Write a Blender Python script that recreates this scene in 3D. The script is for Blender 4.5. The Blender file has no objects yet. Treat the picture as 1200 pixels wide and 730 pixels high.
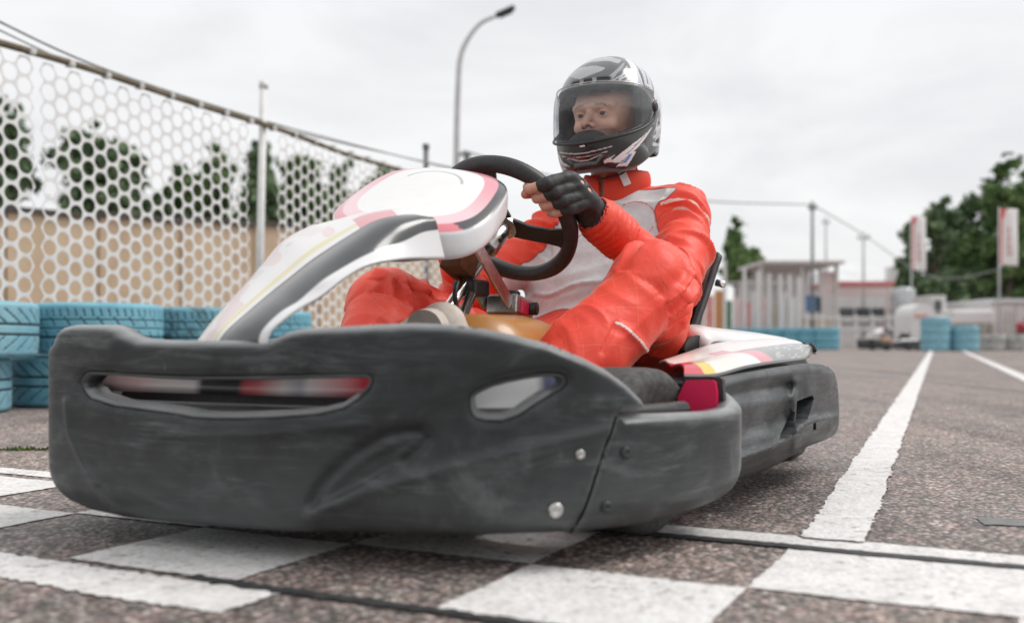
import bpy, bmesh, math, random
import numpy as np
from mathutils import Vector, Matrix
from mathutils.geometry import delaunay_2d_cdt

random.seed(7); RNG = np.random.default_rng(7)
SC = bpy.context.scene
COL = SC.collection
R = math.radians

# ------------------------------------------------------------------ camera
FPX, CX, HY, HC = 1167.0, 600.0, 398.0, 0.28      # focal length (px of a 1200 px frame), horizon row, eye height
cam_d = bpy.data.cameras.new('camera')
cam = bpy.data.objects.new('camera', cam_d); COL.objects.link(cam)
cam.location = (0, 0, HC); cam.rotation_euler = (R(90), 0, 0)
cam_d.sensor_width = 36.0; cam_d.lens = 36.0 * FPX / 1200.0
cam_d.shift_y = (HY - 365.0) / 1200.0
cam_d.clip_start = 0.05; cam_d.clip_end = 2000
cam_d.dof.use_dof = True; cam_d.dof.focus_distance = 1.9; cam_d.dof.aperture_fstop = 2.9
SC.camera = cam

# ------------------------------------------------------------------ sky, sun, exposure
SUN_EL, SUN_AZ = 54.0, 84.0
w = bpy.data.worlds.new('World'); SC.world = w; w.use_nodes = True
nt = w.node_tree; nt.nodes.clear()
N = nt.nodes.new; L = nt.links.new
out = N('ShaderNodeOutputWorld'); bg = N('ShaderNodeBackground'); sky = N('ShaderNodeTexSky')
sky.sky_type = 'NISHITA'; sky.sun_disc = False
sky.sun_elevation = R(SUN_EL); sky.sun_rotation = R(SUN_AZ)
sky.air_density = 1.0; sky.dust_density = 2.0
tc = N('ShaderNodeTexCoord'); mp = N('ShaderNodeMapping'); mp.inputs['Scale'].default_value = (1.6, 1.6, 5.0)
n1 = N('ShaderNodeTexNoise'); n1.inputs['Scale'].default_value = 1.7; n1.inputs['Detail'].default_value = 7; n1.inputs['Roughness'].default_value = 0.55
n1.inputs['Distortion'].default_value = 0.4
rp = N('ShaderNodeValToRGB')
rp.color_ramp.elements[0].position = 0.36; rp.color_ramp.elements[0].color = (6.45, 6.45, 6.55, 1)
rp.color_ramp.elements[1].position = 0.56; rp.color_ramp.elements[1].color = (7.45, 7.45, 7.45, 1)
mx = N('ShaderNodeMixRGB'); mx.inputs['Fac'].default_value = 0.94
L(tc.outputs['Generated'], mp.inputs['Vector']); L(mp.outputs['Vector'], n1.inputs['Vector'])
L(n1.outputs['Fac'], rp.inputs['Fac']); L(sky.outputs['Color'], mx.inputs['Color1']); L(rp.outputs['Color'], mx.inputs['Color2'])
L(mx.outputs['Color'], bg.inputs['Color']); bg.inputs['Strength'].default_value = 0.1
L(bg.outputs['Background'], out.inputs['Surface'])

sd = bpy.data.lights.new('sun', 'SUN'); sd.energy = 1.5; sd.angle = R(26); sd.color = (1.0, 0.97, 0.93)
sun = bpy.data.objects.new('sun', sd); COL.objects.link(sun)
az = R(SUN_AZ); el = R(SUN_EL)
sdir = Vector((math.sin(az) * math.cos(el), math.cos(az) * math.cos(el), math.sin(el)))
sun.rotation_euler = sdir.to_track_quat('Z', 'Y').to_euler()
SC.view_settings.view_transform = 'Standard'; SC.view_settings.look = 'None'
SC.view_settings.exposure = 0.40; SC.view_settings.gamma = 1
SC.render.engine = 'CYCLES'; SC.cycles.use_denoising = True
SC.cycles.max_bounces = 8; SC.cycles.transparent_max_bounces = 12

# ------------------------------------------------------------------ coordinate helpers
# the kart frame: v = driver's left, b = backwards from the bumper front, z = up
KO = np.array([-0.379, 1.265, 0.0]); KA = R(-32.5)
KV = np.array([math.cos(KA), math.sin(KA), 0]); KB = np.array([-math.sin(KA), math.cos(KA), 0])
def W(px, py, D): return np.array([(px - CX) / FPX * D, D, HC + (HY - py) / FPX * D])
def toK(p):
    d = np.asarray(p, float) - KO
    return np.array([d @ KV, d @ KB, d[2]])
def Kv(px, py, v):                     # point of the kart plane v = const seen along a sight line
    dx = (px - CX) / FPX; d = np.array([dx, 1.0, 0])
    D = (v + KO @ KV) / (d @ KV)
    return toK(W(px, py, D))
def Kb(px, py, b):
    dx = (px - CX) / FPX; d = np.array([dx, 1.0, 0])
    D = (b + KO @ KB) / (d @ KB)
    return toK(W(px, py, D))
def fromK(p): return KO + KV * p[0] + KB * p[1] + np.array([0, 0, p[2]])

# ------------------------------------------------------------------ object helpers
def tag(o, label=None, cat=None, group=None, kind=None):
    if label: o['label'] = label
    if cat: o['category'] = cat
    if group: o['group'] = group
    if kind: o['kind'] = kind
    return o
def empty(name, loc=(0, 0, 0), rz=0.0, label=None, cat=None, group=None):
    o = bpy.data.objects.new(name, None); COL.objects.link(o); o.empty_display_size = 0.1
    o.location = loc; o.rotation_euler = (0, 0, rz)
    return tag(o, label, cat, group)
def mk(name, V, F, m, parent=None, off=None, smooth=True, loc=None):
    V = np.asarray(V, float)
    if off is not None: V = V - np.asarray(off, float)
    me = bpy.data.meshes.new(name)
    if isinstance(F, np.ndarray):
        k = F.shape[1]; n = len(F)
        me.vertices.add(len(V)); me.vertices.foreach_set('co', V.ravel())
        me.loops.add(n * k); me.loops.foreach_set('vertex_index', F.astype(np.int32).ravel())
        me.polygons.add(n); me.polygons.foreach_set('loop_start', np.arange(0, n * k, k, dtype=np.int32))
        me.update(calc_edges=True); me.validate()
    else:
        me.from_pydata([tuple(p) for p in V], [], [tuple(f) for f in F]); me.update()
    if smooth: me.polygons.foreach_set('use_smooth', [True] * len(me.polygons))
    for x in (m if isinstance(m, (list, tuple)) else [m]): me.materials.append(x)
    o = bpy.data.objects.new(name, me); COL.objects.link(o)
    if parent is not None: o.parent = parent
    if loc is not None: o.location = loc
    return o
def set_col(o, C, name='Col'):
    me = o.data; a = me.color_attributes.new(name, 'FLOAT_COLOR', 'POINT')
    C = np.asarray(C, np.float32)
    if C.shape[1] == 3: C = np.concatenate([C, np.ones((len(C), 1), np.float32)], 1)
    a.data.foreach_set('color', C.ravel())
def set_f(o, A, name):
    a = o.data.attributes.new(name, 'FLOAT', 'POINT'); a.data.foreach_set('value', np.asarray(A, np.float32))
def copy_tree(o, parent=None):
    c = o.copy(); COL.objects.link(c)
    if parent is not None: c.parent = parent
    for ch in list(o.children): copy_tree(ch, c)
    return c

class MB:
    """collects simple solids into one mesh"""
    def __init__(s): s.V = []; s.F = []
    def add(s, V, F):
        n = len(s.V); s.V += [tuple(p) for p in V]; s.F += [tuple(i + n for i in f) for f in F]; return s
    def box(s, c, d, rot=None, bev=0.0):
        bm = bmesh.new(); bmesh.ops.create_cube(bm, size=1)
        bmesh.ops.scale(bm, vec=d, verts=bm.verts)
        if bev: bmesh.ops.bevel(bm, geom=bm.edges[:], offset=bev, segments=2, affect='EDGES', profile=0.5)
        M = Matrix.Translation(c) @ (rot.to_4x4() if rot is not None else Matrix.Identity(4))
        bm.transform(M); bm.verts.index_update()
        s.add([v.co[:] for v in bm.verts], [[v.index for v in f.verts] for f in bm.faces]); bm.free(); return s
    def tube(s, pts, r, n=10, cap=True, flat=None):
        pts = [np.asarray(p, float) for p in pts]; m = len(pts)
        rr = [r] * m if np.isscalar(r) else list(r)
        V = []; F = []
        t0 = pts[1] - pts[0]; t0 /= np.linalg.norm(t0)
        up = np.array([0, 0, 1.0]) if abs(t0[2]) < 0.9 else np.array([1.0, 0, 0])
        a = np.cross(t0, up); a /= np.linalg.norm(a)
        for i in range(m):
            t = pts[min(i + 1, m - 1)] - pts[max(i - 1, 0)]; t /= np.linalg.norm(t)
            a = a - t * (a @ t); a /= np.linalg.norm(a); b = np.cross(t, a)
            for k in range(n):
                th = 2 * math.pi * k / n
                V.append(pts[i] + rr[i] * (a * math.cos(th) + b * math.sin(th) * (flat or 1)))
        for i in range(m - 1):
            for k in range(n):
                F.append((i * n + k, i * n + (k + 1) % n, (i + 1) * n + (k + 1) % n, (i + 1) * n + k))
        if cap:
            F.append(tuple(range(n - 1, -1, -1))); F.append(tuple(range((m - 1) * n, m * n)))
        return s.add(V, F)
    def lathe(s, prof, c, axis='z', n=32, closed=False):
        V = []; F = []; m = len(prof)
        for k in range(n):
            th = 2 * math.pi * k / n
            for r, h in prof:
                p = (r * math.cos(th), r * math.sin(th), h)
                if axis == 'x': p = (p[2], p[0], p[1])
                elif axis == 'y': p = (p[0], p[2], p[1])
                V.append(np.array(p) + np.asarray(c))
        for k in range(n):
            for i in range(m if closed else m - 1):
                j = (i + 1) % m
                q = (k * m + i, ((k + 1) % n) * m + i, ((k + 1) % n) * m + j, k * m + j)
                F.append(q if axis != 'y' else q[::-1])
        return s.add(V, F)
    def build(s, name, m, parent=None, off=None, smooth=False, loc=None):
        o = mk(name, s.V, s.F, m, parent, off, smooth, loc)
        return o
def fix(o):
    bm = bmesh.new(); bm.from_mesh(o.data); bmesh.ops.recalc_face_normals(bm, faces=bm.faces); bm.to_mesh(o.data); bm.free(); return o
def autosmooth(o, ang=35):
    me = o.data
    bm = bmesh.new(); bm.from_mesh(me)
    for e in bm.edges:
        if len(e.link_faces) == 2 and e.calc_face_angle(0) > R(ang): e.smooth = False
    for f in bm.faces: f.smooth = True
    bm.to_mesh(me); bm.free(); return o
def catmull(pts, n):
    P = np.asarray(pts, float); m = len(P); outp = []
    Q = np.vstack([2 * P[0] - P[1], P, 2 * P[-1] - P[-2]])
    for t in np.linspace(0, m - 1 - 1e-9, n):
        i = int(t); u = t - i; p0, p1, p2, p3 = Q[i], Q[i + 1], Q[i + 2], Q[i + 3]
        outp.append(0.5 * (2 * p1 + (p2 - p0) * u + (2 * p0 - 5 * p1 + 4 * p2 - p3) * u * u + (3 * p1 - p0 - 3 * p2 + p3) * u ** 3))
    return np.array(outp)
def pip(P, poly):
    x, y = P[:, 0], P[:, 1]; ins = np.zeros(len(P), bool); n = len(poly)
    for i in range(n):
        x1, y1 = poly[i]; x2, y2 = poly[(i + 1) % n]
        c = ((y1 > y) != (y2 > y)) & (x < (x2 - x1) * (y - y1) / ((y2 - y1) + 1e-12) + x1)
        ins ^= c
    return ins
def segdist(P, poly, closed=True):
    d = np.full(len(P), 1e9); n = len(poly)
    for i in range(n if closed else n - 1):
        a = np.asarray(poly[i], float); b = np.asarray(poly[(i + 1) % n], float); ab = b - a
        t = np.clip(((P - a) @ ab) / (ab @ ab + 1e-12), 0, 1)
        d = np.minimum(d, np.linalg.norm(P - (a + t[:, None] * ab), axis=1))
    return d
def resample(poly, step, closed=True):
    o = []; n = len(poly)
    for i in range(n if closed else n - 1):
        a = np.asarray(poly[i], float); b = np.asarray(poly[(i + 1) % n], float)
        k = max(1, int(np.linalg.norm(b - a) / step))
        for j in range(k): o.append(a + (b - a) * j / k)
    if not closed: o.append(np.asarray(poly[-1], float))
    return np.array(o)
def smooth_poly(poly, it=2):
    P = np.asarray(poly, float)
    for _ in range(it):
        Q = np.roll(P, -1, 0); P = np.stack([P * .75 + Q * .25, P * .25 + Q * .75], 1).reshape(-1, 2)
    return P
def cdt_plate(outline, holes, step):
    """triangulated flat region with holes; returns points, triangles, boundary loops (indices)"""
    loops = [np.asarray(outline)] + [np.asarray(h) for h in holes]
    pts = np.concatenate(loops); edges = []; s = 0; L_ = []
    for lp in loops:
        n = len(lp); edges += [(s + i, s + (i + 1) % n) for i in range(n)]; L_.append(list(range(s, s + n))); s += n
    lo = pts.min(0); hi = pts.max(0)
    gx, gy = np.meshgrid(np.arange(lo[0], hi[0], step), np.arange(lo[1], hi[1], step))
    gx = gx + (np.arange(gx.shape[0])[:, None] % 2) * step * .5
    G = np.stack([gx.ravel(), gy.ravel()], 1)
    k = pip(G, outline)
    for h in holes: k &= ~pip(G, h)
    for lp in loops: k &= segdist(G, lp) > step * .55
    allp = np.vstack([pts, G[k]])
    v, e, f, ov, _, _ = delaunay_2d_cdt([Vector(p) for p in allp], edges, [], 0, 1e-5)
    P = np.array([tuple(p) for p in v]); F = np.array([t for t in f if len(t) == 3])
    c = P[F].mean(1); k = pip(c, outline)
    for h in holes: k &= ~pip(c, h)
    remap = {}
    for i, src in enumerate(ov):
        for q in src: remap[q] = i
    return P, F[k], [[remap.get(i, i) for i in lp] for lp in L_]

# value noise (numpy), for shapes
_perm = RNG.random((64, 64, 64)).astype(np.float32)
def vnoise(P, scale=1.0, seed=0):
    Q = np.asarray(P, float) * scale + 17.3 * seed + 100.0
    i = np.floor(Q).astype(int); f = Q - i; f = f * f * (3 - 2 * f); r = 0
    for dx in (0, 1):
        for dy in (0, 1):
            for dz in (0, 1):
                wt = (f[:, 0] if dx else 1 - f[:, 0]) * (f[:, 1] if dy else 1 - f[:, 1]) * (f[:, 2] if dz else 1 - f[:, 2])
                r = r + wt * _perm[(i[:, 0] + dx) % 64, (i[:, 1] + dy) % 64, (i[:, 2] + dz) % 64]
    return r * 2 - 1
def fbm(P, scale, oct=3, seed=0):
    r = 0; a = 1
    for o in range(oct): r = r + a * vnoise(P, scale * 2 ** o, seed + o); a *= .5
    return r

# ------------------------------------------------------------------ signed distance modelling
def smin(a, b, k):
    if k <= 0: return np.minimum(a, b)
    h = np.clip(0.5 + 0.5 * (b - a) / k, 0, 1)
    return b + (a - b) * h - k * h * (1 - h)
class SDF:
    def __init__(s, lo, hi, h):
        s.lo = np.array(lo, float); s.h = h
        n = np.ceil((np.array(hi) - s.lo) / h).astype(int) + 1
        s.ax = [s.lo[i] + h * np.arange(n[i]) for i in range(3)]
        s.F = np.full(n, 9.0, np.float32)
    def _win(s, lo, hi):
        sl = []
        for i in range(3):
            a = max(0, int((lo[i] - s.lo[i]) / s.h)); b = min(len(s.ax[i]), int((hi[i] - s.lo[i]) / s.h) + 2)
            if b <= a: return None
            sl.append(slice(a, b))
        g = np.meshgrid(s.ax[0][sl[0]], s.ax[1][sl[1]], s.ax[2][sl[2]], indexing='ij', sparse=True)
        return tuple(sl), g
    def _mix(s, sl, d, k, sub):
        if sub: s.F[sl] = -smin(-s.F[sl], d, k)
        else: s.F[sl] = smin(s.F[sl], d, k)
    def cone(s, a, b, ra, rb, k=0.01, sq=(1, 1, 1), sub=False):
        a = np.asarray(a, float); b = np.asarray(b, float); m = max(ra, rb) + k * 1.5 + s.h * 3
        q = self_sq = np.asarray(sq, float)
        wv = s._win(np.minimum(a, b) - m / q.min(), np.maximum(a, b) + m / q.min())
        if wv is None: return s
        sl, g = wv; ab = (b - a) * q
        p = [(g[i] - a[i]) * q[i] for i in range(3)]
        L2 = ab @ ab + 1e-12
        t = np.clip((p[0] * ab[0] + p[1] * ab[1] + p[2] * ab[2]) / L2, 0, 1)
        d = np.sqrt((p[0] - ab[0] * t) ** 2 + (p[1] - ab[1] * t) ** 2 + (p[2] - ab[2] * t) ** 2) - (ra + (rb - ra) * t)
        s._mix(sl, d, k, sub); return s
    def ell(s, c, r, k=0.01, sub=False, M=None):
        c = np.asarray(c, float); r = np.asarray(r, float); m = r.max() + k * 1.5 + s.h * 3
        wv = s._win(c - m, c + m)
        if wv is None: return s
        sl, g = wv; p = [g[i] - c[i] for i in range(3)]
        if M is not None: p = [M[j][0] * p[0] + M[j][1] * p[1] + M[j][2] * p[2] for j in range(3)]
        q = np.sqrt((p[0] / r[0]) ** 2 + (p[1] / r[1]) ** 2 + (p[2] / r[2]) ** 2)
        q2 = np.sqrt((p[0] / r[0] ** 2) ** 2 + (p[1] / r[1] ** 2) ** 2 + (p[2] / r[2] ** 2) ** 2) + 1e-9
        s._mix(sl, q * (q - 1) / q2, k, sub); return s
    def mesh(s):
        F = s.F; S = F < 0; h = s.h
        nx, ny, nz = (np.array(F.shape) - 1)
        c = np.zeros((nx, ny, nz), np.int8)
        for dx in (0, 1):
            for dy in (0, 1):
                for dz in (0, 1): c += S[dx:nx + dx, dy:ny + dy, dz:nz + dz]
        act = (c > 0) & (c < 8); I = np.argwhere(act); idx = np.full(act.shape, -1, np.int64); idx[act] = np.arange(len(I))
        P = np.zeros((len(I), 3)); cnt = np.zeros(len(I))
        for ax in range(3):
            o = [i for i in range(3) if i != ax]
            for u in (0, 1):
                for v in (0, 1):
                    A = I.copy(); A[:, o[0]] += u; A[:, o[1]] += v; B = A.copy(); B[:, ax] += 1
                    fa = F[A[:, 0], A[:, 1], A[:, 2]]; fb = F[B[:, 0], B[:, 1], B[:, 2]]
                    m = (fa < 0) != (fb < 0); t = np.where(m, fa / (fa - fb + 1e-12), 0)
                    Q = A.astype(float); Q[:, ax] += t; P[m] += Q[m]; cnt[m] += 1
        P = P / cnt[:, None] * h + s.lo
        Q = []
        for ax in range(3):
            o = [(ax + 1) % 3, (ax + 2) % 3]
            a = [slice(None)] * 3; b = [slice(None)] * 3; a[ax] = slice(0, -1); b[ax] = slice(1, None)
            ch = S[tuple(a)] != S[tuple(b)]; E = np.argwhere(ch)
            E = E[(E[:, o[0]] > 0) & (E[:, o[1]] > 0) & (E[:, o[0]] < F.shape[o[0]] - 1) & (E[:, o[1]] < F.shape[o[1]] - 1)]
            def at(du, dv):
                X = E.copy(); X[:, o[0]] -= du; X[:, o[1]] -= dv; return idx[X[:, 0], X[:, 1], X[:, 2]]
            q = np.stack([at(1, 1), at(0, 1), at(0, 0), at(1, 0)], 1)
            flip = ~S[E[:, 0], E[:, 1], E[:, 2]]; q[flip] = q[flip][:, ::-1]; Q.append(q)
        return P, np.concatenate(Q)
def vnormals(V, F):
    n = np.cross(V[F[:, 2]] - V[F[:, 0]], V[F[:, 3 % F.shape[1]]] - V[F[:, 1]]) if F.shape[1] == 4 else np.cross(V[F[:, 1]] - V[F[:, 0]], V[F[:, 2]] - V[F[:, 0]])
    o = np.zeros_like(V)
    for j in range(F.shape[1]): np.add.at(o, F[:, j], n)
    return o / (np.linalg.norm(o, axis=1)[:, None] + 1e-12)
def lap(V, F, it=2, lam=.5):
    for _ in range(it):
        s = np.zeros_like(V); c = np.zeros(len(V)); k = F.shape[1]
        for j in range(k):
            np.add.at(s, F[:, j], V[F[:, (j + 1) % k]]); np.add.at(c, F[:, j], 1)
        V = V + lam * (s / np.maximum(c, 1)[:, None] - V)
    return V

# ------------------------------------------------------------------ materials
def base(name, col=(.5, .5, .5), rough=.5, metal=0.0, spec=.5, coat=0.0):
    m = bpy.data.materials.new(name); m.use_nodes = True
    b = m.node_tree.nodes['Principled BSDF']
    b.inputs['Base Color'].default_value = (*col, 1); b.inputs['Roughness'].default_value = rough
    b.inputs['Metallic'].default_value = metal; b.inputs['Specular IOR Level'].default_value = spec
    b.inputs['Coat Weight'].default_value = coat; b.inputs['Coat Roughness'].default_value = .12
    return m, m.node_tree, b
def noise_node(t, scale, detail=4, rough=.6, sc=(1, 1, 1), coord='Object', dist=0.0):
    c = t.nodes.new('ShaderNodeTexCoord'); mp = t.nodes.new('ShaderNodeMapping'); mp.inputs['Scale'].default_value = sc
    n = t.nodes.new('ShaderNodeTexNoise'); n.inputs['Scale'].default_value = scale; n.inputs['Detail'].default_value = detail
    n.inputs['Roughness'].default_value = rough; n.inputs['Distortion'].default_value = dist
    t.links.new(c.outputs[coord], mp.inputs['Vector']); t.links.new(mp.outputs['Vector'], n.inputs['Vector']); return n
def ramp(t, src, stops):
    r = t.nodes.new('ShaderNodeValToRGB'); e = r.color_ramp.elements
    while len(e) < len(stops): e.new(.5)
    for x, (p, c) in zip(e, stops):
        x.position = p; x.color = (*c, 1) if len(c) == 3 else c
    t.links.new(src, r.inputs['Fac']); return r.outputs['Color']
def mixc(t, fac, a, b, mode='MIX'):
    m = t.nodes.new('ShaderNodeMixRGB'); m.blend_type = mode
    for s, i in ((fac, 'Fac'), (a, 'Color1'), (b, 'Color2')):
        if hasattr(s, 'links') or hasattr(s, 'is_linked'): t.links.new(s, m.inputs[i])
        else: m.inputs[i].default_value = s if i == 'Fac' else (*s, 1)
    return m.outputs['Color']
def bump(t, b, src, strength=.3, dist=.01, prev=None):
    n = t.nodes.new('ShaderNodeBump'); n.inputs['Strength'].default_value = strength; n.inputs['Distance'].default_value = dist
    t.links.new(src, n.inputs['Height'])
    if prev is not None: t.links.new(prev, n.inputs['Normal'])
    t.links.new(n.outputs['Normal'], b.inputs['Normal']); return n.outputs['Normal']
def simple(name, c1, c2, scale=20, rough=.5, metal=0., bmp=.15, bd=.003, sc=(1, 1, 1), lo=.35, hi=.65, coat=0., spec=.5):
    m, t, b = base(name, c1, rough, metal, spec, coat)
    n = noise_node(t, scale, sc=sc)
    t.links.new(ramp(t, n.outputs['Fac'], [(lo, c1), (hi, c2)]), b.inputs['Base Color'])
    if bmp: bump(t, b, n.outputs['Fac'], bmp, bd)
    return m
def attr_mat(name, rough=.4, attr='Col', coat=0., grime=.15, bmp=.0, spec=.5):
    m, t, b = base(name, rough=rough, coat=coat, spec=spec)
    a = t.nodes.new('ShaderNodeAttribute'); a.attribute_name = attr
    n = noise_node(t, 35, 6, .65)
    c = mixc(t, ramp(t, n.outputs['Fac'], [(.5, (0, 0, 0)), (.8, (grime,) * 3)]), a.outputs['Color'], (.25, .24, .23))
    t.links.new(c, b.inputs['Base Color'])
    if bmp: bump(t, b, n.outputs['Fac'], bmp, .002)
    return m

M = {}
def plastic_mat(name, dark, pale, amount):
    m, t, b = base(name, dark, .5, spec=.45)
    n1 = noise_node(t, 6, 8, .7, (1, 1, 7), dist=.6)       # long horizontal scuffs
    n2 = noise_node(t, 38, 6, .7, (.25, .25, 2.2), dist=.3)
    n3 = noise_node(t, 4, 5, .6)
    s1 = ramp(t, n1.outputs['Fac'], [(.50, (0, 0, 0)), (.68, (1, 1, 1))])
    s2 = ramp(t, n2.outputs['Fac'], [(.58, (0, 0, 0)), (.70, (1, 1, 1))])
    sc = mixc(t, .5, s1, s2, 'ADD'); sc = mixc(t, 1.0, sc, ramp(t, n3.outputs['Fac'], [(.38, (.1, .1, .1)), (.66, (amount,) * 3)]), 'MULTIPLY')
    c = mixc(t, sc, dark, pale)
    n4 = noise_node(t, 95, 3, .6, (.07, .07, 2.6), dist=.15); n5 = noise_node(t, 60, 3, .6, (2.2, .2, .5), dist=.2)
    s4 = mixc(t, 1.0, ramp(t, n4.outputs['Fac'], [(.60, (0, 0, 0)), (.66, (1, 1, 1))]), ramp(t, n5.outputs['Fac'], [(.67, (0, 0, 0)), (.71, (.8,) * 3)]), 'ADD')
    c = mixc(t, mixc(t, 1.0, s4, ramp(t, n3.outputs['Fac'], [(.40, (.03,) * 3), (.68, (.38,) * 3)]), 'MULTIPLY'), c, (.24, .245, .25))
    dn = noise_node(t, 9, 6, .65, (1, 1, 1.8), dist=.8)
    c = mixc(t, ramp(t, dn.outputs['Fac'], [(.46, (0, 0, 0)), (.62, (.75,) * 3)]), c, tuple(x * .42 for x in dark))
    dg = noise_node(t, 5, 6, .7, (1, 1, 1.3), dist=1.4)
    c = mixc(t, ramp(t, dg.outputs['Fac'], [(.54, (0, 0, 0)), (.72, (.55,) * 3)]), c, (.15, .165, .168))
    du = t.nodes.new('ShaderNodeAttribute'); du.attribute_name = 'low_pale'
    c = mixc(t, mixc(t, 1.0, du.outputs['Color'], ramp(t, dg.outputs['Fac'], [(.35, (.35,) * 3), (.65, (1, 1, 1))]), 'MULTIPLY'), c, (.135, .145, .148))  # paler towards the bottom of the moulding
    wa = t.nodes.new('ShaderNodeAttribute'); wa.attribute_name = 'wear_lit'
    wm = mixc(t, 1.0, wa.outputs['Color'], ramp(t, n3.outputs['Fac'], [(.3, (.4,) * 3), (.6, (.9,) * 3)]), 'MULTIPLY')
    c = mixc(t, wm, c, (.44, .45, .455))  # pale edges: rubbed plastic plus sky light painted in
    t.links.new(c, b.inputs['Base Color'])
    t.links.new(ramp(t, n2.outputs['Fac'], [(.3, (.30,) * 3), (.7, (.58,) * 3)]), b.inputs['Roughness'])
    p = bump(t, b, n1.outputs['Fac'], .12, .004); fine = noise_node(t, 420, 2); bump(t, b, fine.outputs['Fac'], .12, .0008, p)
    return m
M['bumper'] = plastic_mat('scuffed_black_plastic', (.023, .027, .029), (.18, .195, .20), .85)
M['pod'] = plastic_mat('worn_grey_plastic', (.050, .055, .058), (.20, .212, .216), .7)
M['black'] = simple('black_plastic', (.018, .018, .019), (.032, .032, .033), 60, .45)
M['rubber'] = simple('tyre_rubber', (.028, .028, .028), (.055, .054, .052), 45, .8, bmp=.3)
M['slick'] = simple('kart_slick_rubber', (.045, .045, .045), (.10, .098, .095), 70, .78, bmp=.35)
M['steel'] = simple('brushed_steel', (.42, .41, .40), (.60, .59, .57), 90, .33, 1.0, .08)
M['chrome'] = simple('bright_steel', (.62, .62, .62), (.75, .75, .75), 50, .18, 1.0, .03)
M['rust'] = simple('rusty_brown_steel', (.20, .075, .03), (.10, .045, .02), 40, .6, .3, .3)
M['tank'] = simple('amber_plastic', (.52, .23, .05), (.40, .20, .07), 9, .35, coat=.2)
M['wheelgrip'] = simple('wheel_grip', (.022, .023, .024), (.04, .04, .041), 180, .48, bmp=.25, bd=.001)
M['seat'] = simple('seat_shell', (.015, .015, .016), (.04, .04, .04), 30, .5)
M['white_pl'] = simple('white_plastic', (.78, .78, .78), (.70, .70, .70), 12, .35, bmp=.05)
M['crimson'] = simple('crimson_panel', (.78, .02, .11), (.70, .018, .09), 8, .3, coat=.4)
M['fairing'] = attr_mat('fairing_print', .30, coat=.55, grime=.08)
M['helmet'] = attr_mat('helmet_paint', .25, coat=.7, grime=.04)
M['skin'] = None

def skin_mat():
    m, t, b = base('skin', (.62, .36, .26), .5)
    a = t.nodes.new('ShaderNodeAttribute'); a.attribute_name = 'Col'
    n = noise_node(t, 60, 5)
    t.links.new(mixc(t, ramp(t, n.outputs['Fac'], [(.35, (0, 0, 0)), (.75, (.35,) * 3)]), a.outputs['Color'], (.55, .24, .17)), b.inputs['Base Color'])
    b.inputs['Subsurface Weight'].default_value = .12; b.inputs['Subsurface Radius'].default_value = (.01, .004, .002); b.inputs['Subsurface Scale'].default_value = .4
    f = noise_node(t, 500, 3); bump(t, b, f.outputs['Fac'], .15, .0006); return m
M['skin'] = skin_mat()

def suit_mat():
    m, t, b = base('racing_suit_cloth', (.6, .05, .02), .55, spec=.6)
    def at(nm):
        a = t.nodes.new('ShaderNodeAttribute'); a.attribute_name = nm; return a.outputs['Fac']
    def mth(op, x, y=None, z=None):
        n = t.nodes.new('ShaderNodeMath'); n.operation = op
        for i, s in enumerate((x, y, z)):
            if s is None: continue
            if isinstance(s, (int, float)): n.inputs[i].default_value = s
            else: t.links.new(s, n.inputs[i])
        return n.outputs[0]
    red = ramp(t, noise_node(t, 9, 5).outputs['Fac'], [(.3, (.80, .036, .016)), (.7, (.88, .065, .024))])
    sil = ramp(t, noise_node(t, 14, 6, .7).outputs['Fac'], [(.35, (.54, .55, .56)), (.65, (.74, .75, .76))])
    dark = (.25, .01, .012)
    mask = mth('GREATER_THAN', at('silver'), 0.0)
    # quilted diamond stitching, laid in the cloth's own two directions
    qa, qb = at('qu'), at('qv')
    S = 0.05
    def lines(x):
        f = mth('FRACT', mth('DIVIDE', x, S)); d = mth('ABSOLUTE', mth('SUBTRACT', f, .5)); return mth('LESS_THAN', d, .014)
    wob = mth('MULTIPLY', mth('SUBTRACT', noise_node(t, 9, 3).outputs['Fac'], .5), .02)
    l1 = lines(mth('ADD', mth('ADD', qa, qb), wob)); l2 = lines(mth('ADD', mth('SUBTRACT', qa, qb), wob))
    ln = mth('MULTIPLY', mth('MAXIMUM', l1, l2), mth('SUBTRACT', 1.0, mask))
    ln = mth('MULTIPLY', ln, mth('GREATER_THAN', noise_node(t, 26, 2).outputs['Fac'], .47))
    c = mixc(t, mask, red, sil)
    c = mixc(t, mth('MULTIPLY', ln, .30), c, (.9, .33, .16))
    pipe = mth('LESS_THAN', mth('ABSOLUTE', at('piping')), .0022)
    c = mixc(t, mth('MULTIPLY', pipe, .9), c, (.86, .80, .76))
    edge = mth('LESS_THAN', mth('ABSOLUTE', at('silver')), .0022)
    c = mixc(t, mth('MULTIPLY', edge, .7), c, (.30, .02, .02))
    trim = mth('LESS_THAN', mth('ABSOLUTE', at('trim')), .0016)
    c = mixc(t, mth('MULTIPLY', trim, .8), c, (.65, .04, .03))
    t.links.new(c, b.inputs['Base Color'])
    t.links.new(mth('MULTIPLY_ADD', mask, -.20, .52), b.inputs['Roughness'])
    w1 = noise_node(t, 16, 4, .55, (1, 1, 1), dist=1.2); p = bump(t, b, w1.outputs['Fac'], .22, .012)
    w2 = noise_node(t, 700, 2); p = bump(t, b, w2.outputs['Fac'], .12, .0008, p)
    seam = mth('SUBTRACT', 1.0, mth('MAXIMUM', ln, pipe)); bump(t, b, seam, .35, .002, p)
    b.inputs['Sheen Weight'].default_value = .38; b.inputs['Sheen Roughness'].default_value = .35; b.inputs['Sheen Tint'].default_value = (1, .74, .60, 1)
    return m
M['suit'] = suit_mat()
M['glove'] = simple('black_leather', (.020, .020, .021), (.040, .040, .042), 60, .55, bmp=.5, bd=.003)
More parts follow.
